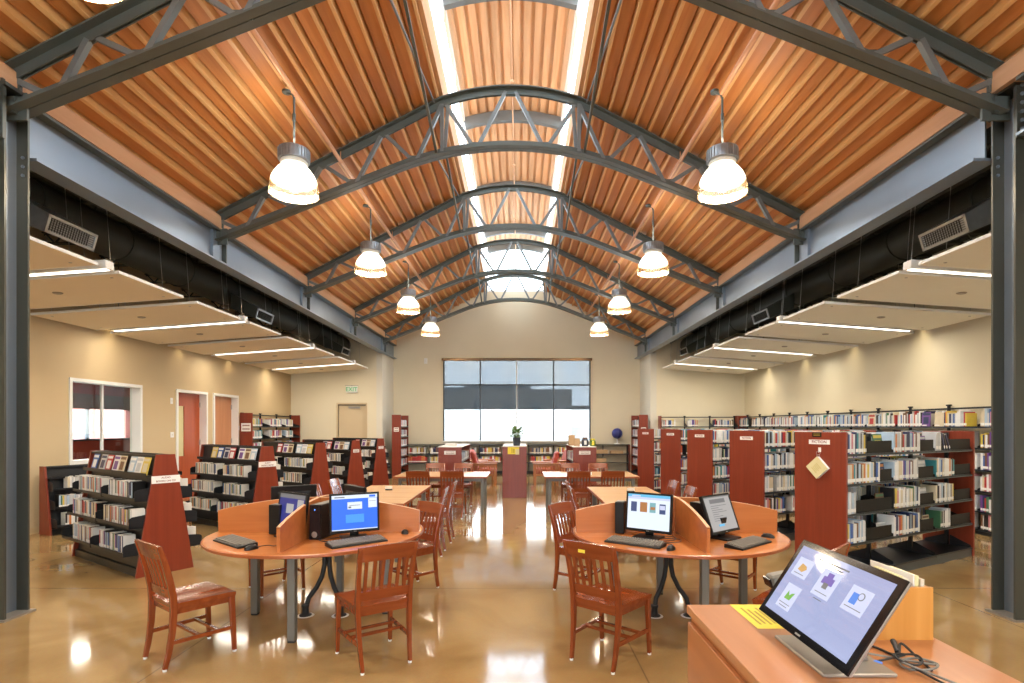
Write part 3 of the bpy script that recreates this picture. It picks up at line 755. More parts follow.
# ------------------------------------------------------------------ round computer tables
def carrel(x, y, label, mir=1):
    t = thing('computer_table', label, 'table', (x, y, 0), 0, 'round computer tables')
    R = .92
    mb = MB(); mb.lathe([(0, .705), (R-.006, .705), (R, .711), (R, .729), (R-.006, .735), (0, .735)], 72, sm=False); 
    tp = mb.build('tabletop', ['table'], t)
    MB().lathe([(R-.001, .708), (R+.004, .71), (R+.004, .73), (R-.001, .732)], 72, closed=True).build('edge_band', 'edge', tp)
    def wing(w, ang, nm='partition'):
        # wing along local +x with an arched top
        poly = [(.012, .735), (w, .735), (w+.004, .92)]
        for k in range(9):
            u = k/8; poly.append((w+.004-(w-.008)*u*1.0, .925+.118*math.sin(u*PI/2)**.9))
        poly[-1] = (.012, 1.043)
        m = Matrix.Rotation(ang, 4, 'Z')
        p = MB().prism(poly, -.0125, .0125, 'y', 0, m).build(nm, 'part', t)
        top = poly[2:]
        e = MB()
        for a, b in zip(top[:-1], top[1:]): e.hexa([m @ Vector((a[0], -.0128, a[1])), m @ Vector((b[0], -.0128, b[1])), m @ Vector((b[0], .0128, b[1])), m @ Vector((a[0], .0128, a[1]))], [m @ Vector((a[0], -.0128, a[1]+.003)), m @ Vector((b[0], -.0128, b[1]+.003)), m @ Vector((b[0], .0128, b[1]+.003)), m @ Vector((a[0], .0128, a[1]+.003))])
        e.build('edge_band', 'fascia', p)
    wing(.90, 0); wing(.90, PI); wing(.84, -PI/2); wing(.84, PI/2)
    for lx, ly in ((.6, 0), (-.56, -.03), (.03, -.66), (0, .58)):
        l = MB().box(lx-.03, lx+.03, ly-.03, ly+.03, .015, .705).build('leg', 'tleg', t, .004)
        MB().box(lx-.026, lx+.026, ly-.026, ly+.026, 0, .016).build('foot', 'rubber', l)
    # twin cable risers with feet
    for s, fx in ((-1, -.10*mir), (1, .21*mir)):
        c0 = .07*mir; d0 = (1 if fx > c0 else -1)*.02
        P = [(c0+d0, 0, .70), (c0+d0, 0, .55), (c0+d0*1.1, 0, .44), (c0+d0*1.5+(fx-c0)*.05, -.01, .34), (c0+(fx-c0)*.5, -.02, .24), (c0+(fx-c0)*.88, -.04, .15), (fx, -.06, .05)]
        c = MB().tube(P, .021, 12).build('cable_riser', 'rubber', t)
        MB().lathe([(0, 0), (.055, 0), (.052, .01), (.03, .02), (.027, .07), (.035, .09), (.03, .10), (0, .10)], 20, (fx, -.06, 0)).build('riser_foot', 'rubber', c)
        MB().lathe([(0, 0), (.075, 0), (.07, .003), (0, .003)], 24, (fx, -.06, 0)).build('floor_plate', 'offwhite', c)
    MB().tube([(-.15, -.4, .705), (-.12, -.3, .60), (-.02, -.15, .56), (.05, -.02, .62)], .004, 6).build('loose_cable', 'rubber', t)
    return t
LX, LY, RX, RY = -1.80, 4.95, 1.41, 4.94
carrel(LX, LY, 'left round computer table with cross shaped wooden partition, blue screens on it')
carrel(RX, RY, 'right round computer table with cross shaped wooden partition, white screens on it', -1)

# ------------------------------------------------------------------ computers
M['scr_blue'] = emit('screen_blue', (.01, .13, .95, 1), .95)
M['scr_blue2'] = emit('screen_blue_light', (.05, .32, 1, 1), .8)
M['scr_navy'] = emit('screen_navy', (.03, .045, .35, 1), .45)
M['scr_white'] = emit('screen_white', (.72, .80, .93, 1), .85)
M['scr_grey'] = emit('screen_grey', (.50, .48, .47, 1), .62)
M['scr_bar'] = emit('screen_bar', (.13, .50, .80, 1), .8)
M['scr_pic1'] = emit('screen_pic_navy', (.05, .09, .25, 1), .6)
M['scr_pic2'] = emit('screen_pic_orange', (.55, .22, .06, 1), .6)
M['scr_pic3'] = emit('screen_pic_teal', (.25, .55, .60, 1), .6)
M['scr_text'] = emit('screen_text', (.25, .25, .26, 1), .5)
M['scr_lav'] = emit('screen_lavender', (.45, .50, .78, 1), .66)
for q_ in ('scr_lav',):
    b_ = M[q_].node_tree.nodes['Principled BSDF']; b_.inputs['Roughness'].default_value = .04; b_.inputs['Specular IOR Level'].default_value = .9
M['scr_tile'] = emit('screen_tile', (.60, .64, .86, 1), .78)
M['scr_purple'] = emit('screen_purple', (.16, .10, .42, 1), .8)
M['scr_green'] = emit('screen_green', (.15, .42, .05, 1), .8)
M['scr_orange'] = emit('screen_orange', (.60, .33, .08, 1), .8)
M['scr_link'] = emit('screen_link_blue', (.05, .22, .75, 1), .8)
M['led'] = emit('led_blue', (.1, .3, 1, 1), 3)
def monitor(x, y, z0, head, label, screen, marks, tilt=4, w=.41, h=.33, lift=.05):
    """head = direction the screen faces (degrees)"""
    t = thing('computer_monitor', label, 'computer monitor', (x, y, z0), math.radians(head+90))
    MB().lathe([(0, 0), (.11, 0), (.108, .008), (.03, .016), (0, .016)], 28).box(-.11, .11, -.09, .09, 0, .012).build('stand_base', 'plastic', t)
    MB().hexa([(-.035, .02, .012), (.035, .02, .012), (.03, .05, .012), (-.03, .05, .012)], [(-.035, .0, lift+.12), (.035, .0, lift+.12), (.035, .03, lift+.12), (-.035, .03, lift+.12)]).build('stand_neck', 'plastic', t)
    R = Matrix.Translation((0, -.02, lift)) @ Matrix.Rotation(math.radians(-tilt), 4, 'X')
    hs = MB(); hs.box(-w/2, w/2, 0, .028, 0, h, mat=R)
    hs.hexa([R @ Vector(p) for p in ((-w*.38, .028, h*.15), (w*.38, .028, h*.15), (w*.38, .028, h*.85), (-w*.38, .028, h*.85))], [R @ Vector(p) for p in ((-w*.28, .06, h*.25), (w*.28, .06, h*.25), (w*.28, .06, h*.75), (-w*.28, .06, h*.75))])
    hs.build('housing', 'plastic', t, .004)
    b = .016
    for a in ((-w/2, w/2, 0, b+.006), (-w/2, w/2, h-b, h), (-w/2, -w/2+b, b, h-b), (w/2-b, w/2, b, h-b)):
        MB().box(a[0], a[1], -.004, 0, a[2], a[3], mat=R).build('bezel', 'plastic', t)
    sp = MB().box(-w/2+b, w/2-b, -.0015, 0, b, h-b, mat=R).build('screen', screen, t)
    W, H = w-2*b, h-2*b
    for k, (u0, u1, v0, v1, m) in enumerate(marks):
        MB().box(-W/2+u0*W, -W/2+u1*W, -.0022-.0004*k, -.0012, b+v0*H, b+v1*H, mat=R).build('window_graphic', m, sp)
    MB().box(-.012, .012, -.0046, -.004, .006, .012, mat=R).build('badge', 'silver', t)
    return t
blue = [(0, 1, .90, 1, 'scr_white'), (.06, .28, .93, .96, 'scr_text'), (.82, .96, .92, .98, 'scr_blue'), (0, 1, 0, .045, 'scr_white'), (.34, .66, .60, .80, 'scr_white'), (.38, .62, .70, .715, 'scr_text'), (.36, .42, .63, .68, 'scr_text'), (.80, .99, .62, .89, 'scr_white'), (.82, .96, .80, .81, 'scr_text'), (.3, .7, .22, .45, 'scr_blue2')]
navy = [(0, 1, .88, 1, 'scr_text'), (.3, .58, .45, .72, 'scr_grey'), (.72, .95, .42, .86, 'scr_grey')]
pics = [(0, 1, .92, 1, 'scr_bar'), (0, 1, .86, .92, 'scr_tile'), (.08, .22, .50, .78, 'scr_pic1'), (.30, .47, .50, .78, 'scr_pic2'), (.53, .67, .50, .78, 'scr_pic3'), (.55, .66, .58, .66, 'scr_pic2'), (.76, .90, .48, .76, 'scr_pic1'), (.77, .89, .60, .72, 'scr_tile'), (.1, .3, .93, .97, 'scr_tile')]
docs = [(.2, .8, .80, .92, 'scr_text')]+[(.2, .2+.5*((k*37 % 10)/10+.4)*.9, .30+.06*k, .315+.06*k, 'scr_text') for k in range(8)]+[(.3, .5, .14, .20, 'scr_bar'), (.0, 1, .97, 1, 'scr_text')]
ZT = .735
monitor(-1.96, 4.72, ZT, 234, 'monitor with dark navy screen turned left, beside the front partition of left table', 'scr_navy', navy, 8)
monitor(-1.40, 4.68, ZT, -62, 'monitor with bright blue screen on the left round table', 'scr_blue', blue, 4)
monitor(-2.18, 5.32, ZT, 122, 'black monitor seen from behind over the left table partition, wider of the two', 'scr_white', [], 6)
monitor(-1.56, 5.30, ZT, 43, 'black monitor seen edge on behind the blue screen of the left table', 'scr_white', [], 6)
monitor(1.10, 4.68, ZT, 234, 'monitor showing four small pictures on a white page, right round table', 'scr_white', pics, 6)
monitor(1.74, 4.66, ZT, -52, 'monitor with a grey text page, tilted back, right round table', 'scr_grey', docs, 20)
def tower(x, y, head, label, w=.10, h=.29, d=.33):
    t = thing('computer_tower', label, 'computer', (x, y, ZT), math.radians(head+90))
    MB().box(-w/2, w/2, -d/2+.012, d/2, .004, h).build('case', 'plastic', t, .004)
    MB().hexa([(-w/2, -d/2, 0), (w/2, -d/2, 0), (w/2, -d/2+.012, 0), (-w/2, -d/2+.012, 0)], [(-w/2, -d/2+.006, h), (w/2, -d/2+.006, h), (w/2, -d/2+.014, h), (-w/2, -d/2+.014, h)]).build('front_bezel', 'gloss', t, .003)
    MB().lathe([(0, 0), (.022, 0), (.026, .004), (0, .006)], 20).build('vent_ring', 'dimsilver', t, loc=(0, -d/2+.001, .045)).rotation_euler = (PI/2, 0, 0)
    MB().box(-.004, .004, -d/2+.002, -d/2+.006, h-.043, h-.036).build('power_light', 'led', t)
    MB().box(-w/2+.01, w/2-.01, -d/2+.03, d/2-.02, h, h+.003).build('vent_grille', 'keys', t)
    return t
tower(-2.12, 4.86, 75, 'black computer tower behind the navy screen, left table', .11, .26, .14)
tower(-1.675, 4.74, -100, 'glossy black computer tower with blue light beside the bright blue screen')
tower(.905, 4.90, 70, 'black computer tower behind the four picture screen, right table', .08, .28, .14)
tower(1.60, 4.80, -60, 'black computer tower half hidden by the grey text screen', .10, .28, .20)
def keyboard(x, y, head, label):
    t = thing('keyboard', label, 'keyboard', (x, y, ZT), math.radians(head+90))
    w, d = .235, .078
    b = MB(); b.prism([(-d, .0), (d, .0), (d, .028), (d-.02, .030), (-d+.01, .014), (-d, .010)], -w, w, 'x')
    b.build('body', 'plastic', t, .003)
    k = MB(); sl = .016/.14
    for r in range(6):
        n = 20 if r else 18
        for c in range(n):
            if r == 0 and 4 < c < 9: continue
            x0 = -w+.012+c*.0226+(.01 if r == 5 else 0); y0 = -d+.016+r*.0225
            if x0+.019 > w-.008: continue
            z = .0165+(y0+d)*sl; wd = .019 if not (r == 0 and c == 4) else .12
            k.hexa([(x0, y0, z-.003), (x0+wd, y0, z-.003), (x0+wd, y0+.018, z), (x0, y0+.018, z)], [(x0+.002, y0+.002, z+.006), (x0+wd-.002, y0+.002, z+.006), (x0+wd-.002, y0+.016, z+.009), (x0+.002, y0+.016, z+.009)])
    k.build('keys', 'keys', t)
    return t
keyboard(-2.30, 4.45, 230, 'black keyboard at the left edge of the left round table')
keyboard(-1.31, 4.44, -50, 'black keyboard in front of the bright blue screen')
keyboard(.93, 4.42, 235, 'black keyboard in front of the four picture screen')
keyboard(1.83, 4.39, -50, 'black keyboard in front of the grey text screen')
def mouse(x, y, head, label):
    t = thing('computer_mouse', label, 'computer mouse', (x, y, ZT), math.radians(head-90))
    b = MB(); K = 10
    prof = [(-.055, .004), (-.05, .022), (-.025, .034), (.005, .036), (.035, .028), (.053, .014), (.057, .004)]
    rows = []
    for (py, pz) in prof:
        wd = .031*math.sqrt(max(.08, 1-(py/.06)**2)); row = []
        for i in range(K+1):
            a = PI*i/K; row.append((-wd*math.cos(a), py, max(0, pz*math.sin(a)**.6)))
        rows.append(row)
    vs = [p for r in rows for p in r]; fs = [(r*(K+1)+i, r*(K+1)+i+1, (r+1)*(K+1)+i+1, (r+1)*(K+1)+i) for r in range(len(rows)-1) for i in range(K)]
    fs += [tuple(range(K+1)), tuple((len(rows)-1)*(K+1)+i for i in range(K+1))[::-1], tuple([r*(K+1) for r in range(len(rows))]+[r*(K+1)+K for r in range(len(rows)-1, -1, -1)])]
    b.add(vs, fs, 0, True); b.build('body', 'plastic', t)
    MB().lathe([(0, -.004), (.008, -.004), (.008, .004), (0, .004)], 14).build('scroll_wheel', 'keys', t, loc=(0, .032, .026)).rotation_euler = (0, PI/2, 0)
    return t
mouse(-2.06, 4.23, 60, 'black mouse beside the keyboard at the left edge of the left table')
mouse(-1.01, 4.86, 110, 'black mouse near the right edge of the left round table')
mouse(1.165, 4.22, 60, 'black mouse at the front of the right round table')
mouse(2.12, 4.69, 130, 'black mouse near the right edge of the right round table')
def cord(P, label, m='rubber', r=.003, name='cable'):
    K = []
    for i in range(len(P)-1):
        p0 = Vector(P[max(0, i-1)]); p1 = Vector(P[i]); p2 = Vector(P[i+1]); p3 = Vector(P[min(len(P)-1, i+2)])
        for k in range(6):
            u = k/6; K.append(.5*((2*p1)+(-p0+p2)*u+(2*p0-5*p1+4*p2-p3)*u*u+(-p0+3*p1-3*p2+p3)*u**3))
    K.append(Vector(P[-1]))
    o = Vector(P[0]); return tag(MB().tube([k-o for k in K], r, 7).build(name, m, loc=o), label, 'cable')
z = ZT+.004
cord([(-2.06, 4.29, z), (-2.0, 4.36, z), (-1.92, 4.34, z), (-1.88, 4.48, z), (-1.95, 4.62, z)], 'black mouse cable on the left table beside the front partition')
cord([(-1.5, 4.55, z), (-1.58, 4.5, z), (-1.66, 4.56, z), (-1.60, 4.60, z), (-1.5, 4.72, z)], 'black cable curling between tower and blue screen')
cord([(1.165, 4.28, z), (1.22, 4.38, z), (1.15, 4.50, z), (1.28, 4.55, z), (1.32, 4.68, z), (1.2, 4.75, z)], 'black mouse cable looping beside the four picture screen')
cord([(1.10, 4.62, z), (1.25, 4.62, z), (1.34, 4.58, z), (1.30, 4.48, z), (1.18, 4.46, z)], 'second black cable looping at the foot of the right table partition')

# ------------------------------------------------------------------ rectangular tables
def table(x0, x1, y0, y1, label, top='tableA', legs=None):
    cx, cy = (x0+x1)/2, (y0+y1)/2; w, d = x1-x0, y1-y0
    t = thing('reading_table', label, 'table', (cx, cy, 0), 0, 'rectangular reading tables')
    tp = MB().box(-w/2, w/2, -d/2, d/2, .712, .738).build('tabletop', top, t)
    e = MB()
    for a in ((-w/2-.004, w/2+.004, -d/2-.004, -d/2), (-w/2-.004, w/2+.004, d/2, d/2+.004), (-w/2-.004, -w/2, -d/2, d/2), (w/2, w/2+.004, -d/2, d/2)): e.box(a[0], a[1], a[2], a[3], .706, .739)
    e.build('edge_band', 'edge', tp)
    MB().box(-w/2+.12, w/2-.12, -d/2+.1, -d/2+.13, .64, .712).box(-w/2+.12, w/2-.12, d/2-.13, d/2-.1, .64, .712).build('apron', 'tleg', t)
    for sx in (-1, 1):
        for sy in (-1, 1):
            x, y = sx*(w/2-.10), sy*(d/2-.12)
            MB().box(x-.03, x+.03, y-.03, y+.03, 0, .712).build('leg', 'tleg', t, .004)
    return t
table(-2.36, -1.41, 6.72, 8.8, 'left pale rectangular table behind the left round table')
table(1.06, 1.98, 6.72, 8.6, 'right pale rectangular table behind the right round table')
table(-2.36, -.60, 10.32, 11.5, 'far left wooden table with its bright end towards the central kiosk', 'tableA')
table(.48, 2.26, 10.32, 11.5, 'far right wooden table with its bright end towards the central kiosk', 'tableA')
def holder(x, y, label):
    t = thing('card_holder', label, 'card holder', (x, y, .738), .1)
    MB().box(-.05, .05, -.03, .03, 0, .02).build('base', 'plastic', t)
    MB().box(-.045, .045, -.02, .02, .02, .05).build('cards', 'paper', t); MB().box(-.05, .05, -.03, -.024, .02, .065).build('front_plate', 'offwhite', t)
holder(-1.93, 8.15, 'small white and dark card holder on the left pale table')
holder(1.60, 7.9, 'small white and dark card holder on the right pale table')
t = thing('card_holder', 'small white bottle shaped holder on the far right table between chair backs', 'card holder', (1.36, 10.75, .738))
MB().box(-.05, .05, -.03, .03, 0, .05).build('base', 'paper', t, .004); MB().box(-.02, .02, -.032, -.03, .01, .04).build('mark', 'ink', t)

# ------------------------------------------------------------------ front desk
D = thing('service_desk', 'warm wooden service desk corner at the lower right of the picture', 'desk', (1.085, 1.2, 0))
ZD = .93
def dbox(x0, x1, y0, y1, z0, z1): return MB().box(x0-1.085, x1-1.085, y0-1.2, y1-1.2, z0, z1)
dbox(.705, 1.475, .35, 2.316, ZD-.035, ZD).build('worktop', 'desk', D, .002)
dbox(.72, 1.46, .36, 2.30, .08, ZD-.036).build('carcass', 'deskside', D)
dbox(.74, 1.44, .38, 2.27, 0, .08).build('plinth', 'plastic', D)
for k, (a, b) in enumerate(((.37, .98), (1.0, 1.62), (1.64, 2.285))):
    dr = dbox(.700, .719, a, b, .62, ZD-.06).build('drawer_front', 'deskside', D, .002)
    dd = dbox(.700, .719, a, b, .10, .60).build('door', 'deskside', D, .002)
    MB().tube([(.700-1.085, (a+b)/2-.05-1.2, .58), (.672-1.085, (a+b)/2-.045-1.2, .58), (.672-1.085, (a+b)/2+.045-1.2, .58), (.700-1.085, (a+b)/2+.05-1.2, .58)], .004, 8).build('handle', 'silver', dd)
# touch screen computer
T_ = thing('touch_screen_computer', 'large tilted touch screen computer with icon tiles, standing on the desk', 'touch screen', (1.0, 1.79, ZD), math.radians(-90))
# local frame: screen faces local -y which is world -x, local +x is world -y
MB().box(-.16, .15, -.095, .13, 0, .012).build('base_plate', 'dimsilver', T_, .003)
MB().hexa([(-.06, .06, .012), (.06, .06, .012), (.06, .10, .012), (-.06, .10, .012)], [(-.06, .02, .16), (.06, .02, .16), (.06, .05, .18), (-.06, .05, .18)]).build('hinge_neck', 'silver', T_, .003)
R = Matrix.Translation((0, -.10, .064)) @ Matrix.Rotation(math.radians(-33), 4, 'X')
w, h = .555, .312
MB().box(-w/2, w/2, .006, .017, 0, h, mat=R).build('housing', 'silver', T_, .003)
MB().box(-w/2, w/2, 0, .006, 0, h, mat=R).build('glass_bezel', 'gloss', T_)
b = .026; scn = MB().box(-w/2+b, w/2-b, -.0012, 0, b, h-b+.004, mat=R).build('screen', 'scr_lav', T_)
def mk(u0, u1, v0, v1, m, d=.0018): MB().box(-w/2+b+u0*(w-2*b), -w/2+b+u1*(w-2*b), -d, -.001, b+v0*(h-2*b), b+v1*(h-2*b), mat=R).build('icon_tile', m, scn)
mk(.05, .24, .58, .86, 'scr_tile'); mk(.37, .57, .48, .86, 'scr_tile'); mk(.70, .90, .50, .82, 'scr_tile'); mk(.10, .28, .10, .46, 'scr_tile')
mk(.25, .60, .92, .94, 'scr_text'); mk(.30, .55, .88, .895, 'scr_text')
mk(.40, .54, .53, .54, 'scr_text', .0022); mk(.72, .88, .55, .56, 'scr_text', .0022); mk(.12, .26, .17, .18, 'scr_text', .0022); mk(.14, .24, .13, .14, 'scr_text', .0022); mk(.08, .20, .62, .63, 'scr_text', .0022); mk(.43, .52, .44, .45, 'scr_text', .0022)
def icon(poly, m, d=.0026):
    P = [(-w/2+b+u*(w-2*b), b+v*(h-2*b)) for u, v in poly]; MB().prism(P, -d, -.001, 'y', 0, R).build('icon', m, scn)
icon([(.41, .66), (.53, .66), (.53, .76), (.50, .76), (.50, .82), (.44, .82), (.44, .76), (.41, .76)], 'scr_purple')
icon([(.445, .60), (.495, .60), (.495, .68), (.445, .68)], 'scr_text', .003)
icon([(.74, .60), (.80, .60), (.80, .74), (.74, .74)], 'scr_link'); icon([(.82+.028*math.cos(k*PI/8), .72+.05*math.sin(k*PI/8)) for k in range(16)], 'scr_text'); icon([(.82+.021*math.cos(k*PI/8), .72+.038*math.sin(k*PI/8)) for k in range(16)], 'scr_tile', .003)
icon([(.15, .24), (.22, .24), (.24, .36), (.21, .34), (.19, .30), (.16, .36)], 'scr_green'); icon([(.10, .68), (.16, .66), (.20, .72), (.18, .76), (.12, .78)], 'scr_orange')
MB().box(-.015, .015, -.0006, 0, .008, .014, mat=R).build('badge', 'silver', T_)
# yellow instruction sheet
yt = thing('instruction_sheet', 'yellow printed sheet lying on the desk under the touch screen', 'paper sheet', (.99, 2.18, ZD))
MB().box(-.105, .115, -.14, .134, .0003, .0012).build('sheet', 'yellow', yt)
for k in range(6):
    MB().box(-.08+k*.02, -.071+k*.02, -.10+.01*(k % 2), .09-.02*(k % 3), .0012, .0018).build('print_line', 'inkolive', yt)
# card box
kb = thing('card_box', 'honey coloured wooden box of cards at the back right of the desk', 'box', (1.335, 1.93, ZD))
side = [(-.105, 0), (.118, 0), (.118, .185), (.03, .185), (-.01, .172), (-.06, .125), (-.105, .10)]
for yy in (0, .24): MB().prism(side, yy, yy+.012, 'y').build('side_panel', 'oakbox', kb)
MB().box(-.105, .118, .012, .24, 0, .01).box(.106, .118, .012, .24, .01, .182).box(-.105, -.095, .012, .24, .01, .098).build('tray', 'oakbox', kb)
for k, (x, hgt, m) in enumerate(((-.05, .10, 'paper'), (-.02, .15, 'manila'), (.0, .17, 'manila'), (.025, .195, 'manila'), (.04, .192, 'pages'), (.075, .196, 'manila'), (.092, .19, 'pages'))):
    q = MB().box(-.0065, .0065, .0, .14, 0, hgt+.005+.006*(k % 2)).build('index_card_pack', m, loc=(1.335+x, 1.955, ZD+.012)); q.rotation_euler = (0, math.radians(-4+k), 0)
    tag(q, 'pack of %s cards in the wooden box, %s' % ('white' if m == 'paper' else 'cream', ['at its low front', 'second from its low front', 'third from its low front', 'in its middle', 'just past its middle', 'last but one from its back', 'at its back'][k]), 'cards', 'cards in the wooden box')
q = MB().box(-.108, .108, -.002, .002, 0, .213).build('paper_sign', 'paper', loc=(1.392, 2.058, ZD+.012)); q.rotation_euler = (0, 0, math.radians(-86))
tag(q, 'plain white stiff sheet standing tallest in the wooden card box', 'paper sheet')
# scanner on its stand behind the screen
st = thing('scanner_stand', 'small black stand holding the barcode scanner behind the touch screen', 'stand', (1.12, 2.2, ZD))
MB().lathe([(0, 0), (.045, 0), (.043, .012), (.012, .02), (.008, .13), (0, .13)], 20).build('pedestal', 'plastic', st)
sn = thing('barcode_scanner', 'grey and black hand held barcode scanner with its head up left of the touch screen', 'scanner', (1.07, 2.205, ZD+.13), math.radians(180))
m_ = Matrix.Rotation(math.radians(18), 4, 'Y')
MB().hexa([m_ @ Vector(p) for p in ((-.045, -.03, .0), (.07, -.036, -.004), (.07, .036, -.004), (-.045, .03, .0))], [m_ @ Vector(p) for p in ((-.04, -.022, .036), (.062, -.03, .046), (.062, .03, .046), (-.04, .022, .036))]).build('head', 'tleg', sn, .008)
MB().box(.066, .075, -.03, .03, .002, .038, mat=m_).build('scan_window', 'gloss', sn, .002)
MB().sweep([(-.03, 0, .01), (-.05, 0, -.04), (-.06, 0, -.10)], [(-.014, -.018), (.014, -.018), (.014, .018), (-.014, .018)], (0, 1, 0)).build('grip', 'plastic', sn, .004)
zd = ZD+.005
def loop(cx, cy, r, n, ph, z): return [(cx+r*math.cos(ph+k*2*PI/7)*(1+.1*math.sin(k)), cy+r*.8*math.sin(ph+k*2*PI/7), z+.006*math.sin(k*1.3)) for k in range(n)]
cord([(1.10, 1.80, zd+.01)]+loop(1.235, 1.70, .05, 12, 0, zd+.008)+[(1.28, 1.56, zd)], 'grey coiled cable beside the touch screen base, uppermost loops', 'cordgrey', .0035)
cord([(1.12, 1.74, zd)]+loop(1.22, 1.72, .038, 9, 1.4, zd+.018)+[(1.24, 1.52, zd)], 'black coiled cable tangled behind the touch screen base', 'rubber', .0035)
cord([(1.05, 1.95, zd+.02), (1.14, 1.93, zd), (1.20, 1.86, zd), (1.22, 1.80, zd), (1.215, 1.76, zd+.02), (1.25, 1.80, zd+.035), (1.27, 1.76, zd+.01), (1.26, 1.68, zd)], 'black cable with a thick plug looping beside the card box', 'rubber', .004)
pl = MB().tube([(0, 0, 0), (.012, .03, .012), (.018, .05, .018)], .0085, 10).build('cable_plug', 'rubber', loc=(1.215, 1.765, zd+.02)); tag(pl, 'thick black plug on the desk cable near the card box', 'plug')
cn = MB().box(-.007, .007, -.01, .01, .002, .012).build('connector', 'scr_link', loc=(1.125, 1.725, ZD+.001), rotz=.5); tag(cn, 'small blue cable connector behind the touch screen base', 'plug')
# ------------------------------------------------------------------ books and discs
PAL = {  # colour name: (colour, weight)
 'white': ((.74,.74,.73,1), 16), 'pale blue': ((.38,.50,.62,1), 6), 'light grey': ((.48,.50,.52,1), 9), 'cream': ((.62,.54,.38,1), 5),
 'blue': ((.04,.11,.34,1), 4), 'dark blue': ((.018,.028,.09,1), 3), 'red': ((.42,.03,.03,1), 3), 'orange': ((.55,.19,.05,1), 2),
 'yellow': ((.62,.46,.07,1), 2), 'green': ((.06,.17,.09,1), 2), 'brown': ((.16,.075,.035,1), 1), 'black': ((.018,.018,.02,1), 4), 'purple': ((.15,.06,.25,1), 1), 'pink': ((.55,.22,.26,1), 1), 'teal': ((.04,.24,.28,1), 1)}
for k, (c, w) in PAL.items(): M['bk_'+k] = plain('cover_'+k.replace(' ', '_'), c, .38, 0, .12, 14)
PN = [k for k, (c, w) in PAL.items() for _ in range(w)]
RB = random.Random(11)
ONES = ['', 'first', 'second', 'third', 'fourth', 'fifth', 'sixth', 'seventh', 'eighth', 'ninth', 'tenth', 'eleventh', 'twelfth', 'thirteenth', 'fourteenth', 'fifteenth', 'sixteenth', 'seventeenth', 'eighteenth', 'nineteenth']
TENS = {2: 'twent', 3: 'thirt', 4: 'fort', 5: 'fift', 6: 'sixt', 7: 'sevent', 8: 'eight', 9: 'ninet'}
def ordw(n):
    if n >= 100: return 'hundred and '+ordw(n-100) if n > 100 else 'hundredth'
    if n < 20: return ONES[n]
    t, o = divmod(n, 10)
    return TENS[t]+'ieth' if o == 0 else TENS[t]+'y-'+ONES[o]
RECS = {'book': [], 'disc_case': []}
def px_of(p): return 519.2+550*p.x/p.y
def row(base, x0, x1, yf, z, sgn, kind, where, group, vis=None, hr=(.20, .235), wr=(.018, .042), dr=(.15, .19), lean=0, gap=0, pal=None):
    """spines in the plane y=yf of frame base; sgn=-1 faces local -y, +1 faces local +y"""
    x = x0; L = []
    while True:
        w = RB.uniform(*wr)
        if x+w > x1: break
        L.append((x, w)); x += w+.0008
        if gap and RB.random() < gap: x += RB.uniform(.05, .16)
    n = len(L)
    for i, (x, w) in enumerate(L):
        h = RB.uniform(*hr); d = RB.uniform(*dr); c = RB.choice(pal or PN)
        p = base @ Vector((x+w/2, yf-sgn*RB.uniform(0, .008), z))
        rz = base.to_euler().z+(0 if sgn < 0 else PI)
        k = (i+1) if sgn < 0 else (n-i)
        v = vis is None or vis[0] < px_of(p) < vis[1]
        nm = 'book' if kind == 'book' else 'case'
        RECS[kind].append(dict(p=p, rz=rz, w=w, h=h, d=d, c=c, lean=lean, vis=v, lab='%s %s, %s from left %s' % (c, nm, ordw(k), where), grp=group, s=h/p.y))
def book_geo(w, h, d, kind, mats, mi):
    mb = MB(); c, pg, lb = mi
    if kind == 'book':
        t = min(.003, w*.15)
        mb.box(-w/2, -w/2+t, 0, d, 0, h, c).box(w/2-t, w/2, 0, d, 0, h, c).box(-w/2+t, w/2-t, 0, t, 0, h, c)
        mb.box(-w/2+t, w/2-t, t, d-.005, .003, h-.004, pg)
        mb.box(-w/2+.001, w/2-.001, -.0006, 0, .018, .055, lb)
    else:
        mb.box(-w/2, w/2, .0012, d, 0, h, c); mb.box(-w/2+.0015, w/2-.0015, 0, .0012, .004, h-.004, pg); mb.box(-w/2+.001, w/2-.001, -.0005, 0, .01, .04, lb)
    return mb
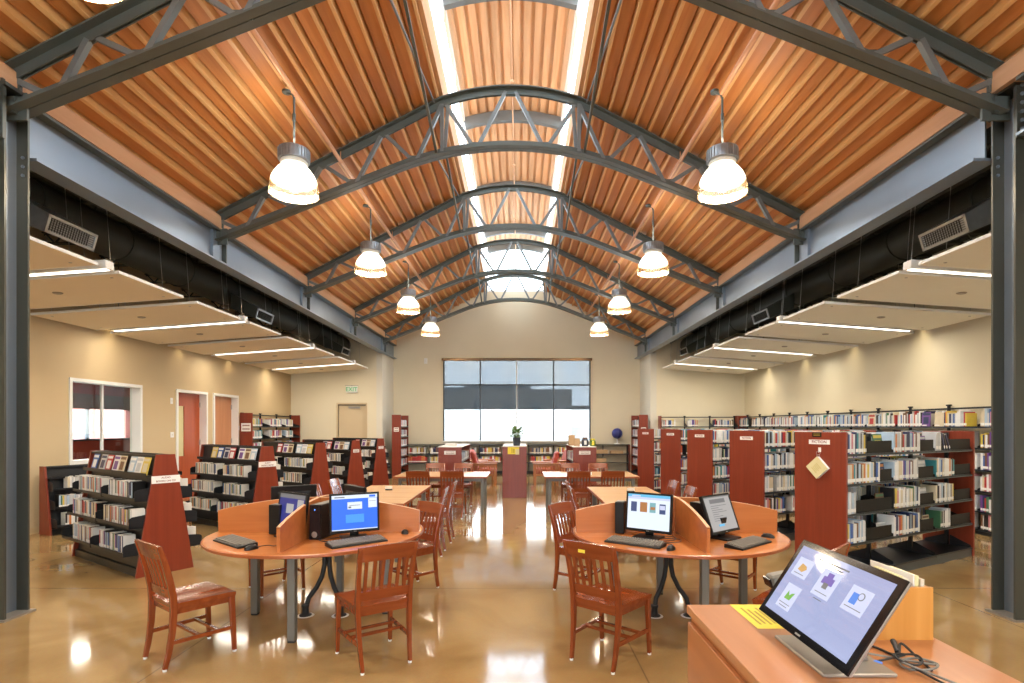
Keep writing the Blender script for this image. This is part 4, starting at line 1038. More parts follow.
def emit_records():
    for kind, recs in RECS.items():
        recs.sort(key=lambda r: (-r['vis'], -r['s']))
        lst = [r for r in recs if r['vis']][:300]; ids = set(id(r) for r in lst); rest = [r for r in recs if id(r) not in ids]
        rr = random.Random(5)
        def mats(r):
            c = r['c']
            if kind == 'book': return ['bk_'+c, 'pages', 'paper']
            # disc cases: dark or clear plastic body with a printed spine insert of the named colour
            return ['plastic' if rr.random() < .35 else 'offwhite', 'bk_'+c, 'paper' if rr.random() < .6 else 'bk_'+c]
        for r in lst:
            me = book_geo(r['w'], r['h'], r['d'], kind, None, (0, 1, 2)).mesh(kind, mats(r), merge=False)
            o = bpy.data.objects.new(kind, me); C.objects.link(o); o.location = r['p']; o.rotation_euler = (0, r['lean'], r['rz'])
            tag(o, r['lab'], 'book' if kind == 'book' else 'disc case', r['grp'])
        if rest:
            big = MB(); ml = []; idx = {}
            for r in rest:
                mi = []
                for m in mats(r):
                    if m not in idx: idx[m] = len(ml); ml.append(m)
                    mi.append(idx[m])
                g = book_geo(r['w'], r['h'], r['d'], kind, None, (0, 1, 2))
                X = Matrix.Translation(r['p']) @ Matrix.Rotation(r['rz'], 4, 'Z')
                o = len(big.v); big.v += [tuple(X @ Vector(v)) for v in g.v]
                for f, m in zip(g.f, g.m): big.f.append([i+o for i in f]); big.m.append(mi[m]); big.smooth.append(False)
            o = big.build(kind+'_rows', ml, merge=False)
            tag(o, 'remaining rows of books seen in gaps between and behind the fiction racks' if kind == 'book' else 'remaining rows of discs on the farther sides of the media racks', 'books' if kind == 'book' else 'discs', kind='stuff')
MAGN = [0]
def cover(p, rz, w, h, c, c2, label, group, back=.0, tiltx=-14, cat='magazine'):
    """a flat item shown face out"""
    mb = MB(); mb.box(-w/2, w/2, 0, .008, 0, h, 0)
    mb.box(-w/2+.01, w/2-.01, -.001, 0, h*.78, h*.93, 1); mb.box(-w*.32, w*.30, -.001, 0, h*.18, h*.66, 1); mb.box(-w/2+.012, w*.1, -.001, 0, h*.05, h*.11, 2)
    o = mb.build('magazine' if cat == 'magazine' else 'book', ['bk_'+c, 'bk_'+c2, 'paper'], merge=False)
    o.location = p; o.rotation_euler = Matrix.Rotation(rz, 4, 'Z').to_euler(); o.rotation_mode = 'XYZ'
    o.rotation_euler = (math.radians(tiltx), 0, rz)
    tag(o, label, cat, group); return o

# ------------------------------------------------------------------ wooden end panels with signs
def sign(parent, x, y, z, w, h, rz, lines, size, ink='inkred', plate='paper'):
    """a plate in the plane facing local -y after rotation rz about z"""
    m = Matrix.Translation((x, y, z)) @ Matrix.Rotation(rz, 4, 'Z')
    s_ = MB().box(-w/2, w/2, -.003, 0, -h/2, h/2, mat=m).build('sign', plate, parent)
    n = len(lines)
    for i, tx in enumerate(lines):
        zc = (n-1)*size*.62-i*size*1.24
        if tx is None: continue
        vs, fs = text_mesh(tx, size)
        MB().add([m @ (Vector(v)+Vector((0, -.0035, zc))) for v in vs], fs).build('lettering', ink, s_, merge=False)
    return s_
def scribble(parent, x, y, z, w, h, rz, n=2):
    m = Matrix.Translation((x, y, z)) @ Matrix.Rotation(rz, 4, 'Z')
    s_ = MB().box(-w/2, w/2, -.003, 0, -h/2, h/2, mat=m).build('sign', 'paper', parent)
    mb = MB()
    for i in range(n):
        zc = h*.22-(i*h*.44 if n > 1 else h*.22); x0 = -w*.36
        while x0 < w*.34:
            l = w*.05; mb.box(x0, x0+l*.8, -.0042, -.003, zc-h*.08, zc+h*.08, mat=m); x0 += l*1.15
    mb.build('lettering', 'inkred', s_)
# ------------------------------------------------------------------ sloping media racks
def media_rack(x, y, ang, label, H=1.36, L=1.9, B=.305, Tp=.10, double=True, signtxt=None, trays=(.86, .565, .27), desc='', vis=None, fill=True, facecovers=7, name='media_rack'):
    t = thing(name, label, 'media rack', (x, y, 0), math.radians(ang), 'sloping media racks')
    base = Matrix.Translation((x, y, 0)) @ rotm(ang)
    lo = -B if double else -.02
    lt = -Tp if double else -.02
    for x0, nm in ((0, 'end_panel'), (L-.03, 'end_panel')):
        e = MB().prism([(lo, 0), (B, 0), (Tp, H), (lt, H)], x0, x0+.03, 'x').build(nm, 'panel', t, .002)
    hw = lambda z: B-(B-Tp)*z/H
    sides = (1, -1) if double else (1,)
    for s in sides:
        def Y(v): return s*v
        MB().prism([(Y(hw(.08)-.05), .08), (Y(hw(H)-.045), H), (Y(hw(H)-.055), H), (Y(hw(.08)-.06), .08)], .03, L-.03, 'x').build('back_panel', 'shelfblk', t)
        nb = 2
        for b in range(nb):
            xa, xb = .03+(L-.06)*b/nb+.004, .03+(L-.06)*(b+1)/nb-.004
            for k, z in enumerate(trays):
                y0, y1 = hw(z)-.06, hw(z)+.12+.01*k
                tr = MB(); tr.box(xa, xb, min(Y(y0), Y(y1)), max(Y(y0), Y(y1)), z-.012, z); tr.box(xa, xb, min(Y(y1), Y(y1+.006)), max(Y(y1), Y(y1+.006)), z-.012, z+.02)
                o = tr.build('tray', 'shelfblk', t)
                for xx in (xa, xb-.004):
                    MB().prism([(Y(y0-.02), z-.03), (Y(y1+.01), z-.02), (Y(y1+.01), z+.09), (Y(y1-.02), z+.11), (Y(y0-.02), z+.13)], xx, xx+.004, 'x').build('side_bracket', 'shelfblk', o)
            z = 1.12*H/1.36; y0, y1 = hw(z)-.05, hw(z)+.05
            MB().box(xa, xb, min(Y(y0), Y(y1)), max(Y(y0), Y(y1)), z-.01, z).box(xa, xb, min(Y(y1), Y(y1+.004)), max(Y(y1), Y(y1+.004)), z-.01, z+.03).build('display_ledge', 'shelfblk', t)
    MB().box(.03, L-.03, lt+.005 if double else 0, Tp-.005, H-.035, H-.01).build('top_cap', 'shelfblk', t)
    MB().box(.03, L-.03, lo+.03, B-.03, 0, .09).build('base', 'shelfblk', t)
    if signtxt: sign(t, -.001, 0 if double else .1, H*.79, .30 if H > 1.2 else .1, .085, -PI/2, signtxt, .030)
    elif signtxt is None: scribble(t, -.001, 0, H*.82, .17, .075, -PI/2, 2)
    if fill:
        rown = ['second', 'third', 'lowest'] if facecovers else ['top', 'middle', 'lowest']
        nb = 2
        for k, z in enumerate(trays):
            for b in range(nb):
                xa, xb = .03+(L-.06)*b/nb+.03, .03+(L-.06)*(b+1)/nb
                xb -= RB.choice([.06, .12, .2]); xa += RB.choice([.0, .14, .1]) if b == 0 else .05
                row(base, xa, xb, hw(z)+.105, z, 1, 'disc_case', 'on %s shelf, %s half of %s' % (rown[k], 'right' if b == 0 else 'left', desc), 'discs on the %s' % desc, vis, hr=(.185, .20), wr=(.018, .036), dr=(.12, .135))
        if facecovers:
            z = 1.12*H/1.36; cols = [('yellow', 'cream'), ('white', 'light grey'), ('pale blue', 'white'), ('cream', 'brown'), ('white', 'purple'), ('red', 'white'), ('light grey', 'dark blue'), ('blue', 'white')]
            names = ['yellow', 'white', 'pale blue', 'cream', 'white and purple', 'red', 'grey', 'blue']
            off = RB.randrange(3) if 'nearest' not in desc else 0
            xx = L-.14; n = 0; used = []
            xs = [.17, .34, .52, .80, .97, 1.18, 1.37, 1.62, 1.76][:facecovers+1]
            xs = [q for q in xs if q < L-.1]
            for i, q in enumerate(xs):
                c = cols[(i+off) % len(cols)]; nm = names[(i+off) % len(cols)]
                p = base @ Vector((q, hw(z)+.03, z+.001))
                cover(p, math.radians(ang)+PI, .165, .21, c[0], c[1], '%s cover face out, %s from right, top ledge of %s' % (nm, ONES[i+1], desc), 'covers on the top ledge of the %s' % desc)
    # discs on the far side, not individually visible
    if double and fill:
        for k, z in enumerate(trays):
            row(base, .08, L*.9, -(hw(z)+.105), z, -1, 'disc_case', 'on back', 'discs on the backs', (9999, 10000), hr=(.185, .20), wr=(.03, .05), dr=(.12, .135))
    return t
AUD = ['AUDIO', 'BOOKS ON CD']
media_rack(-4.06, 6.32, 146, 'nearest sloping double sided media rack on the left, sign on its red brown end', signtxt=AUD, desc='nearest left rack', facecovers=7)
media_rack(-4.05, 8.85, 146, 'second sloping media rack on the left, directly behind the left round table', signtxt=AUD, desc='second left rack', vis=(180, 265), facecovers=6)
media_rack(-3.93, 10.9, 146, 'third sloping media rack on the left, counted from the camera', signtxt=False, desc='third left rack', vis=(268, 318), facecovers=5)
media_rack(-3.78, 12.75, 146, 'fourth sloping media rack on the left, small label on its end', desc='fourth left rack', vis=(322, 352), facecovers=4)
media_rack(-3.72, 14.8, 146, 'farthest sloping media rack on the left, small label on its end', desc='fifth left rack', vis=(355, 380), facecovers=3)
wr_ = media_rack(-6.62, 10.26, 244, 'low single sided media rack against the tan left wall beside the window', H=1.06, L=1.9, B=.30, Tp=.12, double=False, signtxt=False, trays=(.70, .42, .14), desc='low wall rack', fill=True, facecovers=0, vis=(36, 105))
# its side with shelves must face the room: mirrored local frame
# ------------------------------------------------------------------ straight shelving
def shelving(x, y, ang, L, depth, H, levels, bays, label, double=False, ends=(True, True), base_h=.09, top=None, sd=.25, name='book_rack', group=None, posts_proud=.0, rail=True, endw=None):
    """double: centred on local y=0, near end panel at local x=0. single: front edge at y=0, back at y=depth."""
    t = thing(name, label, 'bookcase', (x, y, 0), math.radians(ang), group)
    ya, yb = (-depth/2, depth/2) if double else (0, depth)
    if ends[0]: e = MB().box(-.03, 0, ya, yb, 0, H).build('end_panel', 'panel', t, .003)
    if ends[1]: e = MB().box(L, L+.03, ya, yb, 0, H).build('end_panel', 'panel', t, .003)
    yc = 0 if double else depth-.04
    bw = L/bays
    for b in range(bays+1):
        xx = min(max(b*bw, .02), L-.02)
        p = MB().box(xx-.016, xx+.016, yc-.02, yc+.02, 0, H-.02+posts_proud)
        if posts_proud: p.box(xx-.03, xx+.03, yc-.03, yc+.03, H-.02+posts_proud-.025, H-.02+posts_proud)
        p.build('upright', 'shelfblk', t)
    if rail:
        MB().box(.0, L, yc-.012, yc+.012, H-.06, H-.03).build('top_rail', 'shelfblk', t)
    for s in ((-1, 1) if double else (-1,)):
        yf = s*depth/2*.96 if double else .0
        for b in range(bays):
            xa, xb = b*bw+.006, (b+1)*bw-.006
            for k, z in enumerate(levels):
                a, c = (min(yf, s*.03), max(yf, s*.03)) if double else (0, depth-.05)
                if double and k == len(levels)-1 and z < .2: a, c = min(yf, 0), max(yf, 0)
                sh = MB().box(xa, xb, a, c, z-.016, z)
                fe = yf if double else 0
                q = MB()
                q.box(xa, xb, min(fe, fe-s*.004), max(fe, fe-s*.004), z-.026, z+.002)
                o = sh.build('shelf', 'shelfblk', t); q.build('front_lip', 'shelfedge', o)
                for xx in (xa, xb-.003):
                    br = MB()
                    if double: br.prism([(s*.03, z-.016), (yf*.94, z-.016), (yf*.94, z+.03), (s*.03, z+.13)], xx, xx+.003, 'x')
                    else: br.prism([(depth-.05, z-.016), (.01, z-.016), (.01, z+.03), (depth-.05, z+.13)], xx, xx+.003, 'x')
                    br.build('bracket', 'shelfblk', o)
    bb = MB().box(0, L, ya+.02, yb-.02, 0, levels[-1]-.02 if levels[-1] > .03 else .01)
    bb.build('base', 'shelfedge' if double else 'shelfblk', t)
    if top: MB().box(-.03, L+.03, ya-.005, yb+.005, H, H+.02).build('top', top, t, .003)
    return t
def sx(deg, x, y): return Matrix.Translation((x, y, 0)) @ rotm(deg)

# --- the five fiction racks
FL = (1.385, 1.065, .745, .43, .11)
fl = [(3.322, 6.054, 'nearest'), (3.33, 8.03, 'second'), (3.32, 10.08, 'third'), (3.33, 12.06, 'fourth'), (3.22, 13.95, 'farthest')]
for i, (x, y, w) in enumerate(fl):
    lab = {0: 'nearest fiction rack, red brown end panel with a hanging card pack', 1: 'second fiction rack, its plain red brown end just left of the nearest one', 2: 'third fiction rack, middle one of the five red brown end panels', 3: 'fourth fiction rack counted from the camera, between third and farthest', 4: 'farthest fiction rack, leftmost of the five red brown end panels'}[i]
    t = shelving(x, y, 28.7, 2.76, .59, 1.62, FL, 3, lab, double=True, group='fiction racks')
    if i == 0: sign(t, -.031, -.0, 1.51, .24, .05, -PI/2, ['FICTION'], .044)
    else: sign(t, -.031, -.01, 1.51, .22, .05, -PI/2, ['FICTION'], .040)
    if i == 0:
        s2 = MB().box(-.034, -.031, -.035+.01, .07+.01, 1.565, 1.615).build('name_plate', 'plastic', t)
        MB().box(-.036, -.034, -.02+.01, .055+.01, 1.58, 1.585).box(-.036, -.034, -.02+.01, .055+.01, 1.595, 1.60).build('lettering', 'inkolive', s2)
        hk = MB().box(-.037, -.031, -.02, .008, 1.40, 1.45).tube([(-.04, -.006, 1.42), (-.055, -.006, 1.395), (-.058, -.006, 1.41)], .003, 8).build('adhesive_hook', 'white', t, .0)
    base = sx(28.7, x, y); g = 'books in the %s fiction rack' % w
    rn = ['top', 'second', 'third', 'fourth']
    if i == 0:
        runs = {0: [(.03, .40), (.93, 1.50), (1.86, 2.0)], 1: [(.03, .66), (.93, 1.46), (1.86, 2.32)], 2: [(.03, .19), (.93, 1.50), (1.86, 2.30)], 3: [(.03, .38), (.93, 1.50), (1.97, 2.24)]}
        bn_ = ['left', 'middle', 'right']
        for k in range(4):
            for b, (a, c) in enumerate(runs[k]):
                row(base, a, c, -.275, FL[k], -1, 'book', 'in %s bay, %s shelf, nearest fiction rack' % (bn_[b], rn[k]), g, None)
                # a black bookend closes each run
                q = MB().box(0, .003, 0, .12, 0, .14).box(0, .01, 0, .12, .0, .002).build('bookend', 'black'); q.location = base @ Vector((c+.006, -.24, FL[k]+.001)); q.rotation_euler = (0, 0, math.radians(28.7))
                tag(q, 'black bookend right of books, %s bay, %s shelf, nearest fiction rack' % (bn_[b], rn[k]), 'bookend', 'bookends in the nearest fiction rack')
                e_ = (b+1)*.92-.02
                if e_-c-.012 < .06: continue
                q = MB().box(0, e_-c-.012, 0, .16, 0, .003).box(0, e_-c-.012, 0, .004, .003, .135).build('shelf_divider', 'black'); q.location = base @ Vector((c+.012, -.262, FL[k]+.001)); q.rotation_euler = (0, 0, math.radians(28.7))
                tag(q, 'black backing plate on empty shelf space, %s bay, %s shelf, nearest fiction rack' % (bn_[b], rn[k]), 'divider', 'black plates in the nearest fiction rack')
        # leaning and face out books
        for q, (xx, ln) in enumerate(((2.06, 18), (2.12, 24), (2.19, 30))):
            cc = ['dark blue', 'black', 'dark blue'][q]
            me = book_geo(.03, .22, .17, 'book', None, (0, 1, 2)).mesh('book', ['bk_'+cc, 'pages', 'paper'], merge=False)
            o = bpy.data.objects.new('book', me); C.objects.link(o); o.location = base @ Vector((xx+.02, -.27, FL[0]+.007)); o.rotation_euler = (0, math.radians(-ln), math.radians(28.7))
            tag(o, '%s book leaning on the top shelf of nearest fiction rack, %s of three' % (cc, ['leftmost', 'middle', 'rightmost'][q]), 'book', g)
        for (xx, k, c1, c2, wd, ht, lab) in ((.72, 0, 'green', 'yellow', .18, .21, 'green and yellow book shown face out'), (.78, 1, 'dark blue', 'orange', .15, .20, 'dark book with an orange portrait shown face out'), (1.66, 1, 'light grey', 'white', .2, .21, 'pale grey book shown face out'), (.76, 2, 'brown', 'green', .17, .18, 'dark brown and green book shown face out'), (1.68, 2, 'light grey', 'white', .2, .19, 'silvery grey book shown face out'), (1.66, 0, 'purple', 'light grey', .18, .18, 'purple and grey book shown face out'), (.80, 3, 'white', 'light grey', .2, .16, 'white book shown face out'), (1.76, 3, 'cream', 'brown', .16, .17, 'cream book shown face out')):
            p = base @ Vector((xx, -.225, FL[k]+.002))
            cover(p, math.radians(28.7), wd, ht, c1, c2, '%s, %s bay, %s shelf, nearest fiction rack' % (lab, 'left' if xx < 1 else 'middle', rn[k]), g, tiltx=-8, cat='book')
    else:
        lims = {1: (764, 797), 2: (712, 731), 3: (679, 689), 4: (655, 661)}[i]
        for k in range(4 if i == 1 else 5):
            row(base, .02, .72 if k else .80, -.275, FL[k], -1, 'book', 'on %s shelf of %s fiction rack' % ((rn+['lowest'])[k], w), g, lims, gap=.03)
            row(base, .95, 2.6, -.275, FL[k], -1, 'book', 'x', g, (9999, 10000), wr=(.03, .055), gap=.12)
    for k in range(4):
        row(base, .05, 2.6, .275, FL[k], 1, 'book', 'x', g, (9999, 10000), wr=(.03, .055), gap=.10)
# hanging card pack on the nearest rack end
hb_ = sx(28.7, 3.322, 6.054)
hp = thing('card_pack', 'cream and white pack of cards hanging by one corner from the nearest fiction rack', 'card pack', hb_ @ Vector((-.060, -.006, 1.40)), math.radians(28.7-90))
RR = Matrix.Translation((0.0, 0, -.045)) @ Matrix.Rotation(math.radians(47), 4, 'Y')
MB().box(0.0, .175, -.022, -.018, -.175, 0, mat=RR).build('front_card', 'manila', hp)
MB().box(0.004, .172, -.018, .018, -.172, -.003, mat=RR).build('cards', 'paper', hp)
MB().box(0.0, .175, .018, .021, -.175, 0, mat=RR).build('back_card', 'paper', hp)
ml = MB()
for k in range(5): ml.box(.05, .13-.01*(k % 2), -.0226, -.022, -.06-.018*k, -.056-.018*k, mat=RR)
ml.build('print_line', 'inkolive', hp)
MB().tube([(.022*math.sin(a), 0, -.012+.022*math.cos(a)) for a in [k*2*PI/16 for k in range(17)]], .0022, 6).tube([(.016*math.sin(a), .003*math.cos(a), -.043+.018*math.cos(a)) for a in [k*2*PI/16 for k in range(17)]], .002, 6).build('ring', 'silver', hp)

# --- long wall shelving on the right
WL = (1.68, 1.345, 1.01, .68, .36, .08)
LW = 10.3; X0 = 7.15
t = shelving(X0, 17.95, -90, LW, .33, 2.03, WL, 11, 'long run of black open shelving along the right wall, full of books', posts_proud=.05, ends=(True, True))
base = sx(-90, X0, 17.95); rn6 = ['top', 'second', 'third', 'fourth', 'fifth', 'lowest']
for k, z in enumerate(WL):
    bw = LW/11
    for b in range(11):
        a, c = b*bw+.02, (b+1)*bw-.02
        c -= RB.choice([0, 0, 0, .18, .1])
        nb_ = 11-b
        vis = (733, 993) if k == 0 else (975, 993)
        row(base, a, c, .03, z, -1, 'book', 'on %s shelf, %s bay from camera, right wall' % (rn6[k], ordw(nb_)), 'books on the right wall shelving', vis, hr=(.21, .28) if k == 0 else (.2, .27), wr=(.02, .05))
for q, (xx, c1, c2, lab) in enumerate(((6.75, 'cream', 'red', 'cream book with a red flower shown face out'), (8.25, 'purple', 'dark blue', 'purple striped book shown face out'), (8.55, 'cream', 'cream', 'tan book shown face out'))):
    cover(base @ Vector((xx, .02, 1.682)), -PI/2, .2, .25, c1, c2, '%s on top shelf of right wall' % lab, 'books on the right wall shelving', tiltx=-3, cat='book')
# --- end wall shelving in the right aisle
t = shelving(4.62, 17.86, 0, 2.5, .33, 2.03, WL, 3, 'black open shelving against the end wall of the right aisle', posts_proud=.02)
base = sx(0, 4.62, 17.86)
for k, z in enumerate(WL):
    for b, (a, c) in enumerate(((.03, .50), (.88, 1.2), (1.72, 2.36))):
        row(base, a, c, .03, z, -1, 'book', 'on %s shelf, %s bay, right aisle end wall' % (rn6[k], ['left', 'middle', 'right'][b]), 'books on the right aisle end wall', (640, 733) if k == 0 else (9999, 10000), hr=(.18, .24))
# --- tall racks either side of the nave at the far end
def nave_end(s, side):
    if s > 0: x, y, ang = 3.98, 19.5, -90     # faces -x
    else: x, y, ang = -3.93, 18.3, 90         # faces +x
    t = shelving(x, y, ang, 1.2, .30, 2.07, WL, 1, 'tall narrow bookcase with red brown end, far %s of the nave' % side, group='tall bookcases at the nave end')
    ex = 1.2+.031 if s > 0 else -.031
    scribble(t, ex, .15, 1.58, .17, .14, PI/2 if s > 0 else -PI/2, 3)
    base = sx(ang, x, y)
    for k, z in enumerate(WL[:-1]):
        row(base, .05, 1.1, .03, z, -1, 'book', 'on %s shelf of tall %s nave bookcase' % (rn6[k], side), 'books in the tall nave bookcases', (400, 409) if s < 0 else (630, 641), wr=(.02, .06), pal=['white', 'pale blue', 'white', 'dark blue', 'light grey', 'red'])
nave_end(-1, 'left'); nave_end(1, 'right')
# --- tall unit on the left wall
t = shelving(-7.24, 14.95, 90, 3.2, .34, 2.05, WL, 3, 'tall black bookcase with red brown end on the left wall beyond the doors', posts_proud=.03)
scribble(t, -.031, .17, 1.66, .26, .22, -PI/2, 3)
base = sx(90, -7.24, 14.95)
for k, z in enumerate(WL):
    for b in range(3):
        a = b*3.2/3+.03; 
        row(base, a, a+.62+.2*(b % 2), .03, z, -1, 'book', 'on %s shelf, %s bay, left wall bookcase' % (rn6[k], ['left', 'middle', 'right'][b]), 'books in the left wall bookcase', (250, 300) if k < 3 else (9999, 10000), wr=(.03, .06), pal=['white', 'white', 'pale blue', 'light grey', 'purple', 'cream', 'red', 'yellow', 'teal'])
# --- low shelving under the big window
LB = (.71, .40, .09)
t = shelving(-4.1, 19.5, 0, 8.0, .33, 1.03, LB, 9, 'long low black shelving under the big window', top='shelfblk', ends=(False, True))
base = sx(0, -4.1, 19.5)
for k, z in enumerate(LB[:2]):
    for b in range(7):
        a = b*8/9+.04; pal = ['red', 'red', 'orange'] if (b == 0 and k == 1) else ['white', 'light grey', 'cream', 'dark blue', 'brown', 'red', 'yellow']
        row(base, a, a+.78-(.25 if b % 3 == 1 else 0), .03, z, -1, 'book', 'on %s shelf, %s bay from left, under the window' % (rn6[k], ONES[b+1]), 'books under the big window', (408, 632), wr=(.035, .07), hr=(.19, .25), pal=pal)
for q, (a, c, z) in enumerate(((6.55, 7.25, .71), (6.55, 7.2, .40), (7.35, 7.8, .68))):
    o = MB().box(0, c-a, 0, .24, 0, .14 if q < 2 else .10).box(0, c-a, -.003, .0, .1, .115).build('carton', 'kraft', None, .004); o.location = base @ Vector((a, .04, z+.002 if q < 2 else .712))
    tag(o, ['wide brown carton on the upper right shelf under the globe', 'wide brown carton on the lower right shelf under the globe', 'short brown carton at the right end of the low window shelving'][q], 'box', 'cartons on the low shelving')
# --- three low double sided units in the nave
def low_unit(x, y, H, L, label, signn):
    t = shelving(x, y, 90, L, .57, H, (H-.36, H-.70, .09), 2, label, double=True, top='white', group='low double sided racks in the nave')
    if signn: scribble(t, -.031, 0, H-.13, .28, .09, -PI/2, 2)
    return t
kk = low_unit(-.11, 12.95, 1.20, 1.9, 'central red brown kiosk end with yellow notice, potted plant on its white top', False)
ye = MB().box(-.035, -.031, -.11, .16, 1.03, 1.195).build('notice', 'yellow', kk)
MB().box(-.0365, -.035, -.11, -.02, 1.02, 1.15).build('leaflet', 'manila', ye)
MB().box(-.0365, -.035, .05, .07, 1.06, 1.17).box(-.0365, -.035, .0, .03, 1.06, 1.16).build('lettering', 'inkolive', ye)
low_unit(-1.69, 13.45, 1.17, 2.2, 'low red brown rack end left of the kiosk, white label, papers on top', True)
low_unit(1.60, 13.45, 1.17, 1.9, 'low red brown rack end right of the kiosk, white label, jars on top', True)
for (x, y, L, H) in ((-1.69, 13.45, 2.2, 1.17), (1.60, 13.45, 1.9, 1.17), (-.11, 12.95, 1.9, 1.20)):
    base = sx(90, x, y)
    for z in (H-.36, H-.70):
        for sgn in (-1, 1):
            row(base, .04, L-.05, sgn*.265, z, sgn, 'book', 'x', 'x', (9999, 10000), wr=(.03, .06), hr=(.18, .22))
# ------------------------------------------------------------------ small things on the low units
p = thing('potted_plant', 'small green leafy plant in a dark pot on the central kiosk', 'plant', (-.06, 13.15, 1.22))
MB().lathe([(0, 0), (.07, 0), (.08, .01), (.095, .17), (.10, .20), (.088, .20), (.085, .17), (0, .17)], 28).build('pot', 'pot', p)
MB().lathe([(0, .165), (.085, .165), (.085, .172), (0, .18)], 20).build('soil', 'soil', p)
rl = random.Random(3); lf = MB(); st_ = MB()
for k in range(60):
    a = rl.uniform(0, 2*PI); el = rl.uniform(.15, 1.2); L = rl.uniform(.16, .32)
    if k < 6: a = PI+rl.uniform(-.3, .3); el = .35; L = .40
    d = Vector((math.cos(a)*math.cos(el), math.sin(a)*math.cos(el), math.sin(el)))
    b = Vector((0, 0, .18)); e1 = b+d*L*.6+Vector((0, 0, .03)); e2 = b+d*L+Vector((0, 0, -.02+.06*math.sin(el)))
    st_.tube([b, e1], .003, 5); n = d.cross(Vector((0, 0, 1))).normalized(); w = rl.uniform(.03, .055); up = Vector((0, 0, .008))
    mid = (e1+e2)/2
    lf.add([e1, mid+n*w+up, e2, mid-n*w+up, mid-Vector((0, 0, .006))], [(0, 1, 4), (1, 2, 4), (2, 3, 4), (3, 0, 4)])
lf.build('foliage', 'leaf', p); st_.build('stems', 'leaf', p)
q = MB()
for k in range(4): q.box(-.15+.006*k, .15-.004*k, -.11, .11, .018*k, .018*k+.016)
tag(q.build('paper_stack', 'paper', loc=(-1.70, 13.75, 1.191)), 'flat pile of white papers on the low rack left of the kiosk', 'papers')
def standbook(x, y, w, h, d, m, lab, rz=0):
    o = MB().box(-w/2, w/2, 0, .004, 0, h).box(-w/2, w/2, d-.004, d, 0, h).box(-w/2, -w/2+.004, 0, d, 0, h).box(-w/2+.004, w/2-.005, .004, d-.004, .004, h-.005, 1).build('book', [m, 'pages'], loc=(x, y, 1.191), rotz=rz); tag(o, lab, 'book', 'books standing on the right low rack')
standbook(1.36, 14.2, .16, .27, .05, 'kraft', 'tall brown book standing on the low rack right of the kiosk', .2)
standbook(1.46, 13.9, .15, .19, .04, 'kraft', 'shorter brown book standing on the low rack right of the kiosk', -.1)
j = thing('jar', 'dark round jar with white label on the low rack right of the kiosk', 'jar', (1.64, 13.7, 1.191))
MB().lathe([(0, 0), (.08, 0), (.085, .02), (.085, .15), (.06, .18), (0, .18)], 24).build('body', 'pot', j); MB().lathe([(0, .18), (.062, .18), (.062, .215), (0, .215)], 20).build('lid', 'brownblind', j); MB().box(-.03, .03, -.09, -.08, .04, .14).build('paper_label', 'paper', j)
j = thing('jar', 'green lidded jar with yellow label on the low rack right of the kiosk', 'jar', (1.83, 13.68, 1.191))
MB().lathe([(0, 0), (.065, 0), (.07, .02), (.07, .13), (.05, .15), (0, .15)], 24).build('body', 'leaf', j); MB().lathe([(0, .15), (.055, .15), (.055, .19), (0, .19)], 20).build('lid', 'yellow', j); MB().box(-.03, .03, -.076, -.066, .03, .12).build('paper_label', 'yellow', j)
gl = thing('globe', 'dark blue globe on a white stand, on the low shelving right of the window', 'globe', (3.50, 19.66, 1.05))
MB().lathe([(0, 0), (.12, 0), (.10, .02), (.03, .04), (.02, .18), (0, .18)], 24).build('stand', 'white', gl)
b_ = MB(); b_.lathe([(.19*math.sin(PI*k/16), .38-.19*math.cos(PI*k/16)) for k in range(17)], 32); b_.build('ball', 'globe', gl)
MB().sweep([(0, 0, .18)]+[(.205*math.sin(a), 0, .38-.205*math.cos(a)) for a in [k*PI/12 for k in range(1, 13)]], [(-.006, -.004), (.006, -.004), (.006, .004), (-.006, .004)], (0, 1, 0)).build('meridian_arm', 'silver', gl)

# ------------------------------------------------------------------ lounge chairs
def armchair(x, y, ang, label, pat):
    t = thing('lounge_chair', label, 'armchair', (x, y, 0), math.radians(ang), 'wooden lounge chairs by the window')
    # faces local -y
    for s in (-1, 1):
        for yy in (-.33, .30):
            MB().hexa([(s*.36-.03, yy-.03, 0), (s*.36+.03, yy-.03, 0), (s*.36+.03, yy+.03, 0), (s*.36-.03, yy+.03, 0)], [(s*.36-.035, yy-.035, .62), (s*.36+.035, yy-.035, .62), (s*.36+.035, yy+.035, .62), (s*.36-.035, yy+.035, .62)]).build('leg', 'oak', t, .004)
        MB().box(s*.36-.05, s*.36+.05, -.40, .38, .62, .65).build('arm', 'oak', t, .006)
        MB().box(s*.36-.02, s*.36+.02, -.30, .27, .28, .34).box(s*.36-.015, s*.36+.015, -.30, .27, .57, .62).build('side_rail', 'oak', t)
        for k in range(8): MB().box(s*.36-.008, s*.36+.008, -.27+k*.07, -.235+k*.07, .34, .57).build('side_slat', 'oak', t)
    MB().box(-.34, .34, -.34, -.30, .26, .36).box(-.34, .34, .27, .31, .26, .36).box(-.34, .34, .30, .33, .66, .76).build('frame_rail', 'oak', t)
    MB().box(-.33, .33, -.36, .22, .34, .47).build('seat_cushion', pat, t, .035)
    o = MB().hexa([(-.33, .12, .45), (.33, .12, .45), (.33, .26, .45), (-.33, .26, .45)], [(-.33, .26, .95), (.33, .26, .95), (.33, .38, .95), (-.33, .38, .95)]).build('back_cushion', pat, t, .035)
    return t
armchair(-1.02, 15.9, 90, 'wooden slatted lounge chair with red cushions left of the kiosk, nearer one', 'cushion')
armchair(-1.25, 17.1, 75, 'lounge chair with pink patterned cushion left of the kiosk, farther one', 'cushionp')
armchair(.78, 15.9, -90, 'wooden slatted lounge chair with red cushions right of the kiosk, nearer one', 'cushion')
